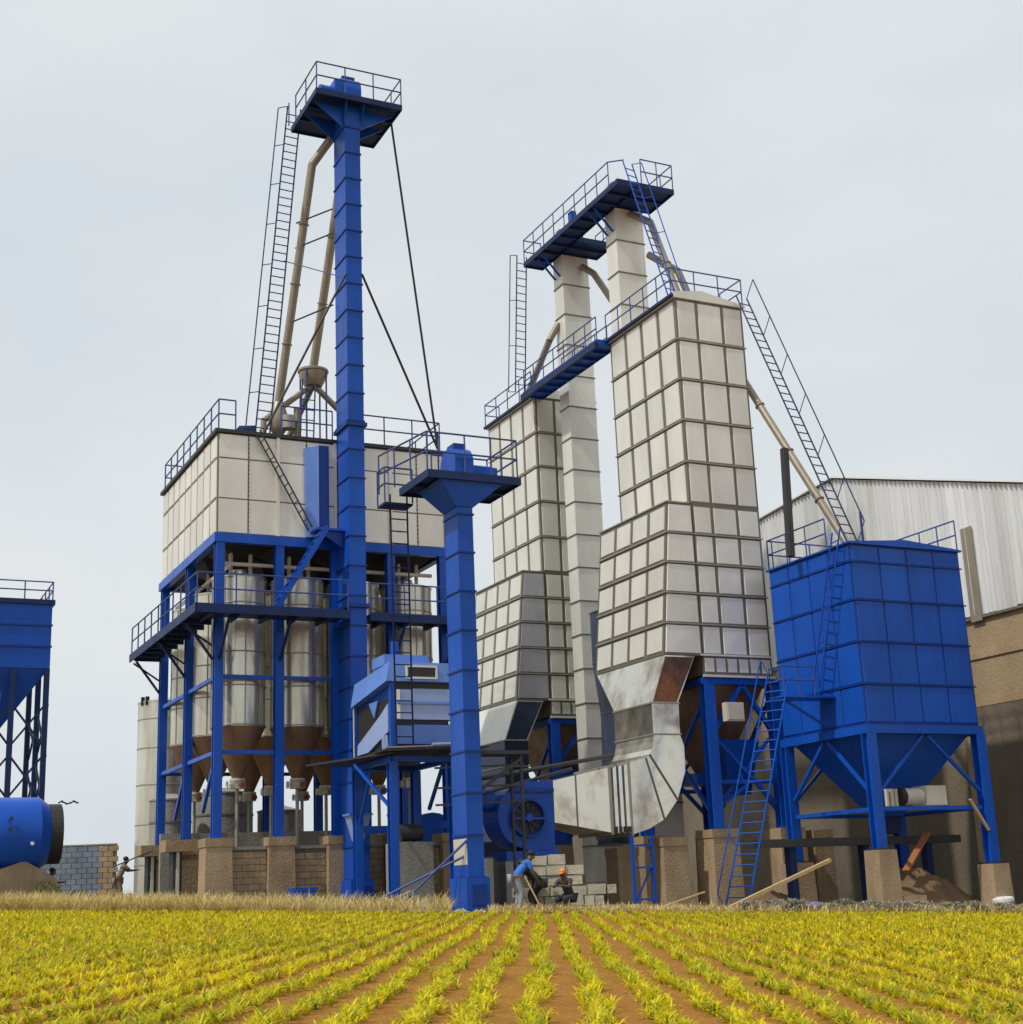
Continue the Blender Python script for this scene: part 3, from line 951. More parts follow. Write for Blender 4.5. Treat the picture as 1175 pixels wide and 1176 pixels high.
part('valve_drum', G().tube((15.35, 50.0, 19.25), (15.35, 50.0, 19.75), 0.26, 14), FLANGE_G, t, smooth=True)
part('drop_pipe', G().tube((15.75, 50.2, 18.0), (15.75, 50.2, 20.2), 0.13, 10), PIPE, t, smooth=True)

# the short blue elevator
SE = elevator('bucket_elevator', 'short blue bucket elevator in front, with a wide platform below its head', 16.17, 16.65, 36.38, 37.33, 13.66, 1.18, BLUE, BLUE_RIB, gz(16.4, 36.8), head_h=0.95)
platform(SE, 15.2, 18.1, 36.15, 38.3, 13.65)
part('platform_cone', G().hexa([(16.14, 36.35, 12.75), (16.68, 36.35, 12.75), (16.68, 37.36, 12.75), (16.14, 37.36, 12.75)],
                               [(15.6, 36.22, 13.5), (17.6, 36.22, 13.5), (17.6, 37.9, 13.5), (15.6, 37.9, 13.5)]), BLUE, SE)
railing(SE, [(14.75, 38.9, 13.65), (15.2, 36.2, 13.65), (15.55, 36.2, 13.65)], 1.2, 0.9)
railing(SE, [(15.55, 36.2, 13.65), (18.05, 36.2, 13.65), (18.05, 38.25, 13.65), (16.2, 38.25, 13.65)], 1.2, 0.95)
part('landing', G().box((14.7, 38.32, 13.22), (15.6, 38.95, 13.28)), NAVY, SE)
railing(SE, [(15.6, 38.35, 13.3), (14.72, 38.35, 13.3), (14.72, 38.95, 13.3)], 1.05, 0.6)
mt_ = part('motor', G().tube((16.8, 36.75, 13.95), (17.45, 36.75, 13.95), 0.2, 14), BLUE, SE, smooth=True)
part('belt_guard', G().box((16.72, 36.5, 13.68), (17.55, 36.9, 14.05)), BLUE, SE)
ladder(SE, (16.15, 40.75, 6.3), (15.25, 38.6, 13.6), (0.27, 0, 0), 0.36, NAVY)
for a, b in (((16.17, 36.4, 3.4), (14.3, 37.2, gz(14.3, 37.2))), ((16.2, 36.6, 3.0), (13.6, 38.3, gz(13.6, 38.3)))):
    part('stay_rod', G().tube(a, b, 0.035, 8), RAILM, SE)
part('scuffed_plate', G().panel([(16.17, 36.42, 2.75), (16.17, 37.3, 2.75), (16.17, 37.3, 3.45), (16.17, 36.42, 3.45)], (-1, 0, 0), 0.02, 0.01), PALE, SE, label='pale scuffed plate low on the casing')

# ------------------------------------------------------------------ cleaning machine on its stand
def cleaner():
    z0 = 6.38
    u0, u1, v0, v1 = 15.9, 18.0, 41.25, 44.5
    zg = gz(16.5, 42.5)
    s = thing('machine_stand', 'blue post stand with dark sheet platform under the cleaning machine', 'stand', (16.7, 42.7, zg))
    for u, v in ((15.9, 41.2), (15.9, 44.3), (17.9, 44.3), (17.9, 41.2)):
        part('post', G().ibeam((u, v, zg - 0.1), (u, v, 5.95), 0.27, 0.27, 0.035), BLUE, s)
    for a, b in (((15.9, 41.2), (15.9, 44.3)), ((15.9, 41.2), (17.9, 41.2)), ((17.9, 41.2), (17.9, 44.3)), ((15.9, 44.3), (17.9, 44.3))):
        part('beam', G().beam((*a, 6.04), (*b, 6.04), 0.18, 0.17), BLUE, s)
    part('beam', G().beam((16.05, 44.3, 4.1), (17.75, 44.3, 4.1), 0.2, 0.22), BLUE, s)
    part('beam', G().beam((17.9, 41.35, 4.1), (17.9, 44.15, 4.1), 0.2, 0.22), BLUE, s)
    part('brace', G().beam((15.2, 42.6, 6.0), (15.88, 41.35, 4.6), 0.09, 0.09), BLUE, s)
    part('brace', G().beam((15.9, 44.1, 4.3), (15.9, 43.0, 5.9), 0.09, 0.09), BLUE, s)
    part('deck_sheet', G().hexa([(14.3, 44.7, 6.13), (15.75, 40.75, 6.16), (16.1, 41.0, 6.16), (16.0, 45.0, 6.13)],
                                [(14.3, 44.7, 6.19), (15.75, 40.75, 6.22), (16.1, 41.0, 6.22), (16.0, 45.0, 6.19)]), DARK, s)
    part('deck_sheet', G().hexa([(15.4, 40.6, 6.225), (18.6, 40.0, 6.29), (18.6, 44.9, 6.29), (15.6, 44.9, 6.225)],
                                [(15.4, 40.6, 6.27), (18.6, 40.0, 6.335), (18.6, 44.9, 6.335), (15.6, 44.9, 6.27)]), DARK, s)
    part('board', G().beam((15.5, 40.7, 6.32), (17.5, 40.2, 6.36), 0.22, 0.04), PIPE, s)
    part('tarp', G().beam((16.9, 40.45, 6.40), (18.0, 40.1, 6.42), 0.5, 0.06), BLUE_P, s)
    c = thing('cleaning_machine', 'light blue grain cleaning machine standing on the blue post stand', 'machine', (u0, v0, z0))
    # rear body and front body
    part('body', G().box((u0 + 0.12, v0 + 0.12, z0), (u1, v1 - 0.1, 8.42)), BLUE, c)
    for a, b in ((v0, v0 + 0.16), (v1 - 0.12, v1 - 0.02)):
        part('corner_post', G().box((u0, a, z0), (u0 + 0.15, b, 8.5)), BLUE, c)
    # hood along the left side, sloping
    part('hood', G().hexa([(u0 - 0.14, v0 - 0.05, 8.42), (u1 + 0.05, v0 - 0.05, 8.42), (u1 + 0.05, v1, 8.0), (u0 - 0.14, v1, 8.0)],
                          [(u0 - 0.02, v0 - 0.02, 9.02), (u1 + 0.05, v0 - 0.02, 9.02), (u1 + 0.05, v1 - 0.05, 8.75), (u0 - 0.02, v1 - 0.05, 8.75)]), BLUE_L, c)
    part('top_box', G().box((u0 + 0.05, v0 + 0.6, 9.025), (u0 + 1.55, v0 + 1.7, 9.35)), BLUE_L, c)
    part('air_pipe', G().tube((u0 + 0.5, v0 + 0.85, 9.355), (u0 + 0.5, v0 + 0.85, 9.8), 0.13, 12), BLUE, c, smooth=True)
    # dark band, sieve door, lower tray on the front
    part('band', G().box((u0 + 0.16, v0 + 0.05, 8.22), (u1, v0 + 0.115, 8.40)), BLACK, c)
    d = part('sieve_door', G().box((u0 + 0.2, v0 - 0.03, 7.25), (u1 - 0.12, v0 + 0.11, 8.2)), BLUE_P, c)
    part('door_rib', G().box((u0 + 0.2, v0 - 0.07, 7.72), (u1 - 0.12, v0 - 0.032, 7.80)), BLUE_L, d)
    part('door_strip', G().box((u0 + 0.2, v0 - 0.05, 7.26), (u0 + 0.3, v0 - 0.032, 7.7)), WHITEP, d)
    part('door_strip', G().box((u0 + 0.2, v0 - 0.05, 7.82), (u0 + 0.3, v0 - 0.032, 8.18)), WHITEP, d)
    part('latch', G().box((u1 - 0.2, v0 - 0.09, 7.1), (u1 - 0.12, v0 - 0.032, 7.2)), WHITEP, d)
    part('slot', G().box((u0 + 0.16, v0 + 0.04, 7.12), (u1, v0 + 0.115, 7.24)), BLACK, c)
    part('tray', G().hexa([(u0 + 0.16, v0 - 0.02, 6.5), (u1, v0 - 0.02, 6.5), (u1, v0 + 0.115, 6.5), (u0 + 0.16, v0 + 0.115, 6.5)],
                          [(u0 + 0.16, v0 - 0.12, 7.08), (u1, v0 - 0.12, 7.08), (u1, v0 + 0.115, 7.08), (u0 + 0.16, v0 + 0.115, 7.08)]), BLUE_L, c)
    wf = part('window_frame', G().box((u0 + 0.5, v0 - 0.09, 8.50), (u0 + 1.55, v0 - 0.02, 8.56)).box((u0 + 0.5, v0 - 0.09, 8.86), (u0 + 1.55, v0 - 0.02, 8.92))
              .box((u0 + 0.5, v0 - 0.09, 8.565), (u0 + 0.56, v0 - 0.02, 8.855)).box((u0 + 1.49, v0 - 0.09, 8.565), (u0 + 1.55, v0 - 0.02, 8.855)), WHITEP, c)
    part('pane', G().box((u0 + 0.565, v0 - 0.06, 8.565), (u0 + 1.485, v0 - 0.025, 8.855)), DARK, wf)
    # dark opening on the left side with the pale chute crossing it
    part('side_recess', G().box((u0 + 0.06, v0 + 0.17, z0 + 0.02), (u0 + 0.115, v1 - 0.13, 7.95)), BLACK, c)
    part('chute', G().prism([(u0 - 0.02, v0 + 0.2, 7.75), (u0 - 0.02, v0 + 0.2, 6.9), (u0 - 0.02, v0 + 2.0, z0 + 0.05), (u0 - 0.02, v1 - 0.25, z0 + 0.05), (u0 - 0.02, v1 - 0.3, 6.75), (u0 - 0.02, v0 + 0.9, 7.45)], (0.07, 0, 0)), BLUE_P, c)
    part('gusset', G().prism([(u0 - 0.01, v0 + 1.1, 7.95), (u0 - 0.01, v0 + 1.9, 7.95), (u0 - 0.01, v0 + 1.45, 7.45)], (0.05, 0, 0)), BLUE_L, c)
    part('frame_rod', G().tube((u0 - 0.05, v1 - 0.05, z0 - 0.05), (u0 - 0.05, v1 - 0.05, 8.05), 0.03, 6), PALE, c)
    for k in range(4):
        part('spring', G().tube((u0 - 0.02, v0 + 0.25 + 0.13 * k, z0), (u0 - 0.02, v0 + 0.3 + 0.13 * k, 6.8), 0.03, 6), BLUE_P, c)


cleaner()

# ------------------------------------------------------------------ grain dryers
DU0, DU1 = 27.95, 30.97


def dryer(v0, v1, label, near):
    zg = gz(29, v0)
    t = thing('grain_dryer', label, 'dryer', (29.4, (v0 + v1) / 2, zg), 'galvanised grain dryer towers')
    zt, zb, zl = 23.32, 9.1, 15.32
    part('upper_core', G().box((DU0, v0, zl + 0.002), (DU1, v1, zt)), RIB, t)
    part('lower_core', G().box((DU0 + 0.1, v0 + 0.002, zb), (DU1, v1, zl)), RIB, t)
    zs = [15.34, 16.9, 18.5, 20.1, 21.68, 23.3]
    Lv = v1 - v0
    grid_panels(t, (DU0, v0, 0), (0, 1, 0), (0, 0, 1), split(0.02, Lv - 0.02, 4), zs, (-1, 0, 0), GALV, gap=0.22, tk=0.03, inset=0.02, gapv=0.15)
    grid_panels(t, (DU0, v0, 0), (1, 0, 0), (0, 0, 1), [0.02, 0.93, 2.08, DU1 - DU0 - 0.02], zs, (0, -1, 0), GALV, gap=0.12, tk=0.03, inset=0.02)
    grid_panels(t, (DU1, v0, 0), (0, 1, 0), (0, 0, 1), split(0.02, Lv - 0.02, 4), zs, (1, 0, 0), GALV, gap=0.14, tk=0.03, inset=0.02)
    grid_panels(t, (DU0, v1, 0), (1, 0, 0), (0, 0, 1), [0.02, 0.93, 2.08, DU1 - DU0 - 0.02], zs, (0, 1, 0), GALV, gap=0.12, tk=0.03, inset=0.02)
    # raised ledges between the rows
    for z in zs[1:-1]:
        part('ledge', G().box((DU0 - 0.06, v0 - 0.06, z - 0.022), (DU1 + 0.05, v0 - 0.001, z + 0.022)), FLANGE_G, t)
        part('ledge', G().box((DU0 - 0.06, v0, z - 0.022), (DU0 - 0.001, v1 + 0.03, z + 0.022)), FLANGE_G, t)
    # hot air chamber on the left side, flaring outwards
    a0, a1 = 27.0, 26.45
    zc0, zc1 = 9.76, 15.3
    vt = v1 - 0.05
    vs_, ve = v0 + 0.02, v1
    ch = part('air_chamber', G().hexa([(a1, vs_, zc0), (DU0 + 0.08, vs_, zc0), (DU0 + 0.08, ve, zc0), (a1, ve, zc0)],
                                      [(a0, vs_, zc1), (DU0 + 0.08, vs_, zc1), (DU0 + 0.08, ve, zc1), (a0, ve, zc1)]), RIB, t)
    part('chamber_lid', G().box((a0 - 0.05, vs_ - 0.04, zc1 + 0.002), (DU0 - 0.04, ve + 0.03, zc1 + 0.05)), FLANGE_G, t)
    slope = Vector((a0 - a1, 0, zc1 - zc0)).normalized()
    hgt = Vector((a0 - a1, 0, zc1 - zc0)).length
    nrm = Vector((-(zc1 - zc0), 0, (a0 - a1))).normalized()
    rows = split(0.02, hgt - 0.02, 5)
    grid_panels(t, (a1, vs_, zc0), (0, 1, 0), slope, split(0.02, ve - vs_ - 0.02, 4), rows, nrm, GALV, gap=0.22, tk=0.03, inset=0.02)
    for r_ in rows[1:-1]:
        p = Vector((a1, 0, zc0)) + slope * r_ + nrm * 0.03
        part('ledge', G().beam((p.x, vs_ - 0.03, p.z), (p.x, ve, p.z), 0.05, 0.06), FLANGE_G, t)
    zz = split(9.78, 15.28, 5)
    for j in range(5):
        zA, zB = zz[j] + 0.05, zz[j + 1] - 0.05
        ua = a1 + (a0 - a1) * (zA - zc0) / (zc1 - zc0) + 0.05
        ub = a1 + (a0 - a1) * (zB - zc0) / (zc1 - zc0) + 0.05
        part('panel', G().panel([(ua, v0, zA), (DU0 + 0.02, v0, zA), (DU0 + 0.02, v0, zB), (ub, v0, zB)], (0, -1, 0), 0.03, 0.02), GALV if near else GALV_SHADED, t)
        if j:
            uc = a1 + (a0 - a1) * (zz[j] - zc0) / (zc1 - zc0)
            part('ledge', G().box((uc - 0.03, v0 - 0.06, zz[j] - 0.022), (DU1 + 0.05, v0 - 0.001, zz[j] + 0.022)), FLANGE_G, t)
    grid_panels(t, (DU0 + 0.08, v0, 0), (1, 0, 0), (0, 0, 1), [0.02, 0.85, 1.95, DU1 - DU0 - 0.1], zz, (0, -1, 0), GALV, gap=0.13, tk=0.03, inset=0.02)
    grid_panels(t, (DU0 + 0.08, v0, 0), (1, 0, 0), (0, 0, 1), split(0.02, DU1 - DU0 - 0.1, 6), [9.15, 9.74], (0, -1, 0), GALV, gap=0.1, tk=0.02, inset=0.01)
    grid_panels(t, (DU1, v0, 0), (0, 1, 0), (0, 0, 1), split(0.02, Lv - 0.02, 4), [9.15] + zz, (1, 0, 0), GALV, gap=0.14, tk=0.03, inset=0.02)
    part('bottom_rail', G().box((DU0 - 0.02, v0 - 0.08, 9.76), (DU1 + 0.06, v0 - 0.032, 9.82)), GALV, t)
    part('bottom_rail', G().box((DU0 + 0.06, v0 - 0.05, 9.02), (DU1 + 0.06, v0 + 0.05, 9.097)), GALV, t)
    # roof
    pk = (DU0 + DU1) / 2 - 0.35
    roof = part('roof', G().prism([(DU0 - 0.10, v0 - 0.1, zt + 0.002), (DU1 + 0.10, v0 - 0.1, zt + 0.002), (DU1 + 0.10, v0 - 0.1, zt + 0.10), (pk, v0 - 0.1, zt + 0.42), (DU0 - 0.10, v0 - 0.1, zt + 0.22)], (0, v1 - v0 + 0.2, 0)), GALV, t)
    part('roof_edge', G().box((DU0 - 0.22, v0 - 0.1, zt + 0.03), (DU0 - 0.105, v1 + 0.1, zt + 0.13)), NAVY, roof)
    # tapering duct below the air chamber and its throat
    q = lambda u0_, u1_, va, vb, z: [(u0_, va, z), (u1_, va, z), (u1_, vb, z), (u0_, vb, z)]
    th0, th1 = v0 + 0.06, v0 + 2.65
    tp = G().hexa(q(25.83, 26.92, th0, th1, 8.08), q(26.45, 27.75, v0 + 0.05, v1 - 0.05, 9.74))
    part('duct_taper', G().loft([q(26.47, 27.73, v0 + 0.06, v1 - 0.06, 9.75), q(25.85, 26.90, th0, th1, 8.08)]), GALV_SHINY if near else GALV, t)
    part('duct_taper_face', G().panel([(25.90, th0 - 0.012, 8.12), (26.86, th0 - 0.012, 8.12), (27.68, v0 + 0.046, 9.70), (26.52, v0 + 0.046, 9.70)], (0, -1, 0), 0.012, 0.01), RUST if near else SLATE_SHADE, t,  # on the rear dryer the dark front is painted shade
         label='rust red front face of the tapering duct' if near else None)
    part('duct_throat', G().loft([q(25.83, 26.92, th0 - 0.02, th1, 8.08), q(25.83, 26.90, th0 - 0.02, th1, 7.0)]), GALV_SHINY if near else SLATE_SHADE, t)
    part('duct_collar', G().box((25.79, th0 - 0.06, 8.05), (26.96, th1 + 0.03, 8.10)), FLANGE_G, t)
    part('duct_collar', G().box((25.79, th0 - 0.06, 6.98), (26.94, th1 + 0.03, 7.03)), FLANGE_G, t)
    # discharge hopper under the body
    part('discharge_hopper', G().loft([q(DU0 + 0.3, DU1 - 0.1, v0 + 0.2, v1 - 0.2, zb), q(29.2, 29.9, v0 + 2.0, v0 + 2.8, 5.9)]), CONE, t)
    # railings on the roof
    rz = zt + 0.15
    if near:
        railing(t, [(DU0 - 0.15, v1, rz), (DU0 - 0.15, v0 - 0.02, rz), (DU1 + 0.05, v0 - 0.02, rz), (DU1 + 0.05, v0 + 1.4, rz)], 1.05, 1.05)
    else:
        railing(t, [(DU0 + 0.6, v1, rz), (DU0 - 0.15, v1, rz), (DU0 - 0.15, v0, rz)], 1.05, 1.1)
    return t


GALV_SHADED = surf('grey_shaded_sheet', (0.44, 0.44, 0.48), (0.26, 0.26, 0.30), rough=0.3, metal=0.5, scale=0.9, amount=0.5, bump=0.3, bump_scale=0.9)  # darker copy of the galvanised sheet, paints shade on the rear chamber front
D1 = dryer(42.21, 47.13, 'front grain dryer tower of galvanised panels with a bright duct elbow below', True)
D2 = dryer(53.98, 58.92, 'rear grain dryer tower of galvanised panels behind the short blue elevator', False)


# steel stands under the dryers
def dryer_stand(v0, v1, label):
    zg = gz(29.5, v0)
    t = thing('dryer_stand', label, 'stand', (29.5, (v0 + v1) / 2, zg), 'blue stands under the dryers')
    us, vs = (28.2, 31.0), (v0 + 0.15, v1 - 0.15)
    for u in us:
        for v in vs:
            part('post', G().ibeam((u, v, 3.8), (u, v, 8.78), 0.42, 0.36, 0.045), BLUE, t)
    for v in vs:
        part('beam', G().beam((27.95, v, 8.9), (31.25, v, 8.9), 0.22, 0.22), BLUE, t)
        part('beam', G().beam((28.42, v, 5.4), (30.78, v, 5.4), 0.14, 0.14), BLUE, t)
        part('brace', G().beam((28.4, v, 7.2), (29.6, v, 8.75), 0.16, 0.14), BLUE, t)
        part('brace', G().beam((30.8, v, 7.2), (29.7, v, 8.75), 0.16, 0.14), BLUE, t)
        part('brace', G().beam((28.4, v, 4.6), (29.6, v, 5.3), 0.13, 0.12), BLUE, t)
        part('brace', G().beam((28.4, v, 6.9), (30.75, v, 4.6), 0.13, 0.12), BLUE, t)
        part('brace', G().beam((28.4, v + 0.14, 4.6), (30.75, v + 0.14, 6.9), 0.13, 0.12), BLUE, t)
    for u in us:
        part('beam', G().beam((u, vs[0] + 0.12, 8.9), (u, vs[1] - 0.12, 8.9), 0.22, 0.22), BLUE, t)
        part('brace', G().beam((u, vs[0] + 0.2, 4.3), (u, vs[1] - 0.2, 8.6), 0.13, 0.12), BLUE, t)
        part('brace', G().beam((u + 0.14, vs[1] - 0.2, 4.3), (u + 0.14, vs[0] + 0.2, 8.6), 0.13, 0.12), BLUE, t)
    # screw conveyor slung below the hopper
    part('conveyor_trough', G().box((28.6, v0 + 1.8, 5.45), (30.6, v0 + 3.0, 5.85)), BLUE, t)
    part('feed_hopper', G().hexa([(29.25, v0 + 0.7, 5.0), (30.1, v0 + 0.7, 5.0), (30.1, v0 + 1.6, 5.0), (29.25, v0 + 1.6, 5.0)],
                                 [(28.9, v0 + 0.5, 6.9), (30.5, v0 + 0.5, 6.9), (30.5, v0 + 1.7, 6.9), (28.9, v0 + 1.7, 6.9)]), BLUE, t)


dryer_stand(42.21, 47.13, 'blue steel stand with braced posts under the front dryer')
dryer_stand(53.98, 58.92, 'blue steel stand in shade under the rear dryer')
solo('junction_box', G().box((28.62, 41.85, 7.45), (29.35, 42.12, 8.1)).box((28.66, 41.82, 7.5), (29.31, 41.848, 8.05)), PALE, 'cream square box fixed to the front dryer stand', 'box', (29, 41.95, 7.45))

for i, (u, v, w, d, nm) in enumerate(((28.2, 42.36, 1.05, 1.0, 'left front post of the front dryer stand'), (31.0, 42.36, 1.05, 1.0, 'right front post of the front dryer stand'),
                                      (28.2, 46.98, 0.9, 0.9, 'left rear post of the front dryer stand'), (31.0, 46.98, 0.9, 0.9, 'right rear post of the front dryer stand'),
                                      (26.35, 42.6, 0.95, 0.9, 'duct elbow'), (28.2, 54.2, 0.9, 0.9, 'left front post of the rear dryer stand'),
                                      (31.0, 54.2, 0.9, 0.9, 'right front post of the rear dryer stand'))):
    pier(u, v, w, d, 3.78 if i != 4 else 3.55, 'brown concrete pier under the %s' % nm, cap=(i % 2 == 0))
pier(25.1, 43.6, 0.8, 0.8, 3.3, 'brown concrete pier under the duct mouth beside the blue ladder frame')
pier(32.6, 42.6, 0.8, 0.6, 3.7, 'slim brown concrete pier between the dryer and the blue bin')


# ------------------------------------------------------------------ hot air duct and fan
def duct():
    t = thing('air_duct', 'bright galvanised air duct with curved elbow between the fan and the front dryer', 'duct', (24.5, 43.3, 3.7))
    va, vb = 42.25, 44.85

    def sec(a, b, v_0, v_1):
        return [(a[0], v_0, a[1]), (b[0], v_0, b[1]), (b[0], v_1, b[1]), (a[0], v_1, a[1])]
    # straight diffuser from the fan, then flange, then elbow gores up to the throat (inner point, outer point)
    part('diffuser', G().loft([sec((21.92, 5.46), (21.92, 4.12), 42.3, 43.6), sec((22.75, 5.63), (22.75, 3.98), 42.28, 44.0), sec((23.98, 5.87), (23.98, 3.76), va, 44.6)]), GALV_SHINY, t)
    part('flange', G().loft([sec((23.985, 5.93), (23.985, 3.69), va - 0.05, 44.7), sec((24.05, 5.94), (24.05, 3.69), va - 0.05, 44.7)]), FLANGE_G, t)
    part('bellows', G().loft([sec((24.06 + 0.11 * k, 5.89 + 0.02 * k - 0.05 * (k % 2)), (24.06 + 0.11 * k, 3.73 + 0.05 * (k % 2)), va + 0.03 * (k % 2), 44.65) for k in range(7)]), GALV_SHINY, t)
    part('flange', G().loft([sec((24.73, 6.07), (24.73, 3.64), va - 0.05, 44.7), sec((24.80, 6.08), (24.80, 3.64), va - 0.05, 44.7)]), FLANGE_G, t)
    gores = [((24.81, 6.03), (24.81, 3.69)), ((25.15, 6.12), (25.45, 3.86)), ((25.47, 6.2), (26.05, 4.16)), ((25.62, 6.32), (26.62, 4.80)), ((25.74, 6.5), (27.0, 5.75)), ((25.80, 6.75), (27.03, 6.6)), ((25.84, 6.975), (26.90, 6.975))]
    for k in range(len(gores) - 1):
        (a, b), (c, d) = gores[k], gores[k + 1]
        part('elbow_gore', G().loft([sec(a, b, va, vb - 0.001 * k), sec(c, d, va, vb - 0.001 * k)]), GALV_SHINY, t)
        if k in (1, 2):
            part('seam', G().tube((c[0], va - 0.02, c[1]), (d[0], va - 0.02, d[1]), 0.03, 6), RIB, t)
    part('seam', G().tube((22.75, 42.26, 5.64), (22.75, 42.26, 3.97), 0.022, 6), RIB, t)
    g = G()
    for k in range(4):
        g.box((24.1 + 0.17 * k, va - 0.06, 3.75), (24.2 + 0.17 * k, va - 0.01, 3.95))
    part('bolt_lugs', g, DARK, t)


duct()

t = thing('fan', 'blue centrifugal fan with a round bladed inlet beside the duct', 'fan', (20.9, 42.9, 3.3))
# volute scroll
cu, cz = 20.93, 4.28
pts = []
for k in range(28):
    a = R(90) + 2 * math.pi * k / 28 * 0.75
    rr = 1.17 - 0.012 * k
    pts.append((cu + rr * math.cos(a) * 0.97, cz + rr * math.sin(a)))
scroll = [(21.9, 5.45), (cu, 5.45)] + [p for p in pts if p[0] < cu] + [(cu, 3.25), (21.9, 3.25)]
part('housing', G().prism([(u, 42.3, z) for u, z in scroll], (0, 1.2, 0)), BLUE, t)
part('front_frame', G().box((20.35, 42.22, 5.1), (21.9, 42.297, 5.22)), BLUE_RIB, t)
n = 28
ring = []
for rr, vv in ((0.62, 42.295), (0.62, 42.12), (0.54, 42.12), (0.50, 42.29)):
    ring.append([(cu + rr * math.cos(2 * math.pi * k / n), vv, cz + rr * math.sin(2 * math.pi * k / n)) for k in range(n)])
inl = part('inlet_ring', G().loft(ring, False), BLUE_RIB, t, smooth=True)
part('inlet_throat', G().tube((cu, 42.297, cz), (cu, 42.26, cz), 0.52, 28), BLACK, t)
for k in range(12):
    a = 2 * math.pi * k / 12
    d1 = Vector((math.cos(a), 0, math.sin(a)))
    d2 = Vector((-math.sin(a), 0, math.cos(a)))
    c0 = Vector((cu, 42.22, cz))
    g = G().hexa([c0 + d1 * 0.14 - d2 * 0.012, c0 + d1 * 0.14 + d2 * 0.012, c0 + d1 * 0.5 + d2 * 0.10, c0 + d1 * 0.5 + d2 * 0.07],
                 [c0 + d1 * 0.14 - d2 * 0.012 + Vector((0, 0.03, 0)), c0 + d1 * 0.14 + d2 * 0.012 + Vector((0, 0.03, 0)), c0 + d1 * 0.5 + d2 * 0.10 + Vector((0, 0.03, 0)), c0 + d1 * 0.5 + d2 * 0.07 + Vector((0, 0.03, 0))])
    part('blade', g, NAVY, t)
part('hub', G().tube((cu, 42.24, cz), (cu, 42.10, cz), 0.13, 16), BLUE, t, smooth=True)
part('bearing_bar', G().beam((cu - 0.55, 42.14, cz - 0.03), (cu + 0.55, 42.14, cz - 0.03), 0.05, 0.06), BLUE, t)
part('base_frame', G().box((20.1, 42.2, 2.95), (22.0, 43.6, 3.24)), BLUE, t)
part('inlet_duct', G().tube((19.9, 42.8, 4.9), (18.9, 42.8, 4.9), 0.38, 16), BLUE, t, smooth=True)
solo('fan_plinth', G().box((20.0, 42.1, gz(21, 42.5) - 0.2), (22.1, 43.7, 2.94)), CONC_G, 'grey concrete plinth under the blue fan', 'plinth', (21, 42.9, gz(21, 42.9)))

# second fan and duct at the rear dryer, mostly hidden
t = thing('fan_duct', 'dark duct and blue fan below the rear dryer, partly hidden by the short elevator', 'duct', (25.3, 55.4, gz(25.3, 55.4)))
q = lambda u0_, u1_, va, vb, z: [(u0_, va, z), (u1_, va, z), (u1_, vb, z), (u0_, vb, z)]
part('drop', G().loft([q(25.83, 26.90, 54.04, 56.6, 6.97), q(25.7, 26.9, 54.04, 56.6, 4.0)]), SLATE_SHADE, t)
part('elbow', G().box((23.6, 54.1, 3.0), (26.9, 56.5, 3.99)), SLATE_SHADE, t)
part('housing', G().tube((22.6, 54.2, 4.0), (22.6, 55.6, 4.0), 1.2, 24), BLUE, t, smooth=True)

# ladder frame beside the duct mouth
t = thing('ladder_frame', 'small blue ladder frame standing under the duct mouth', 'frame', (24.6, 41.6, gz(24.6, 41.6)))
zg = gz(24.6, 41.6)
for u in (24.35, 25.1):
    part('leg', G().beam((u, 41.6, zg - 0.05), (u, 41.6, 3.62), 0.09, 0.09), BLUE, t)
for z in (1.6, 2.6, 3.3):
    part('rung', G().beam((24.4, 41.6, z), (25.05, 41.6, z), 0.06, 0.06), BLUE, t)
part('brace', G().beam((24.4, 41.66, 1.5), (25.05, 41.66, 2.6), 0.05, 0.05), BLUE, t)

# ------------------------------------------------------------------ pale elevators between the dryers
E1 = elevator('bucket_elevator', 'pale galvanised bucket elevator in the gap between the two dryers', 28.61, 29.93, 52.0, 52.84, 29.5, 1.42, GALV, RIB, gz(29, 52))
E2 = elevator('bucket_elevator', 'pale galvanised bucket elevator rising behind the front dryer', 28.61, 29.95, 47.2, 48.05, 29.5, 1.42, GALV, RIB, gz(29, 47.5))
# dark duct casing standing against the rear elevator
t = thing('dust_duct', 'dark slate curved duct standing low in the gap beside the pale elevator', 'duct', (28.0, 48.6, gz(28, 48.6)))
rg = []
for z, off, w in ((12.6, 0.0, 1.0), (10.6, 0.0, 1.05), (8.6, 0.25, 1.25), (6.8, 0.2, 1.3), (5.3, -0.2, 1.2), (3.6, -0.2, 1.2)):
    rg.append(q(27.6 + off, 27.6 + off + w, 48.3, 49.4, z))
part('casing', G().loft(rg), SLATE_SHADE, t)
for k, z in enumerate((12.6, 10.6, 8.6, 6.8, 5.3)):
    r_ = rg[k]
    part('seam', G().box((r_[0][0] - 0.03, 48.27, z - 0.03), (r_[1][0] + 0.03, 49.43, z + 0.03)), RIB, t)

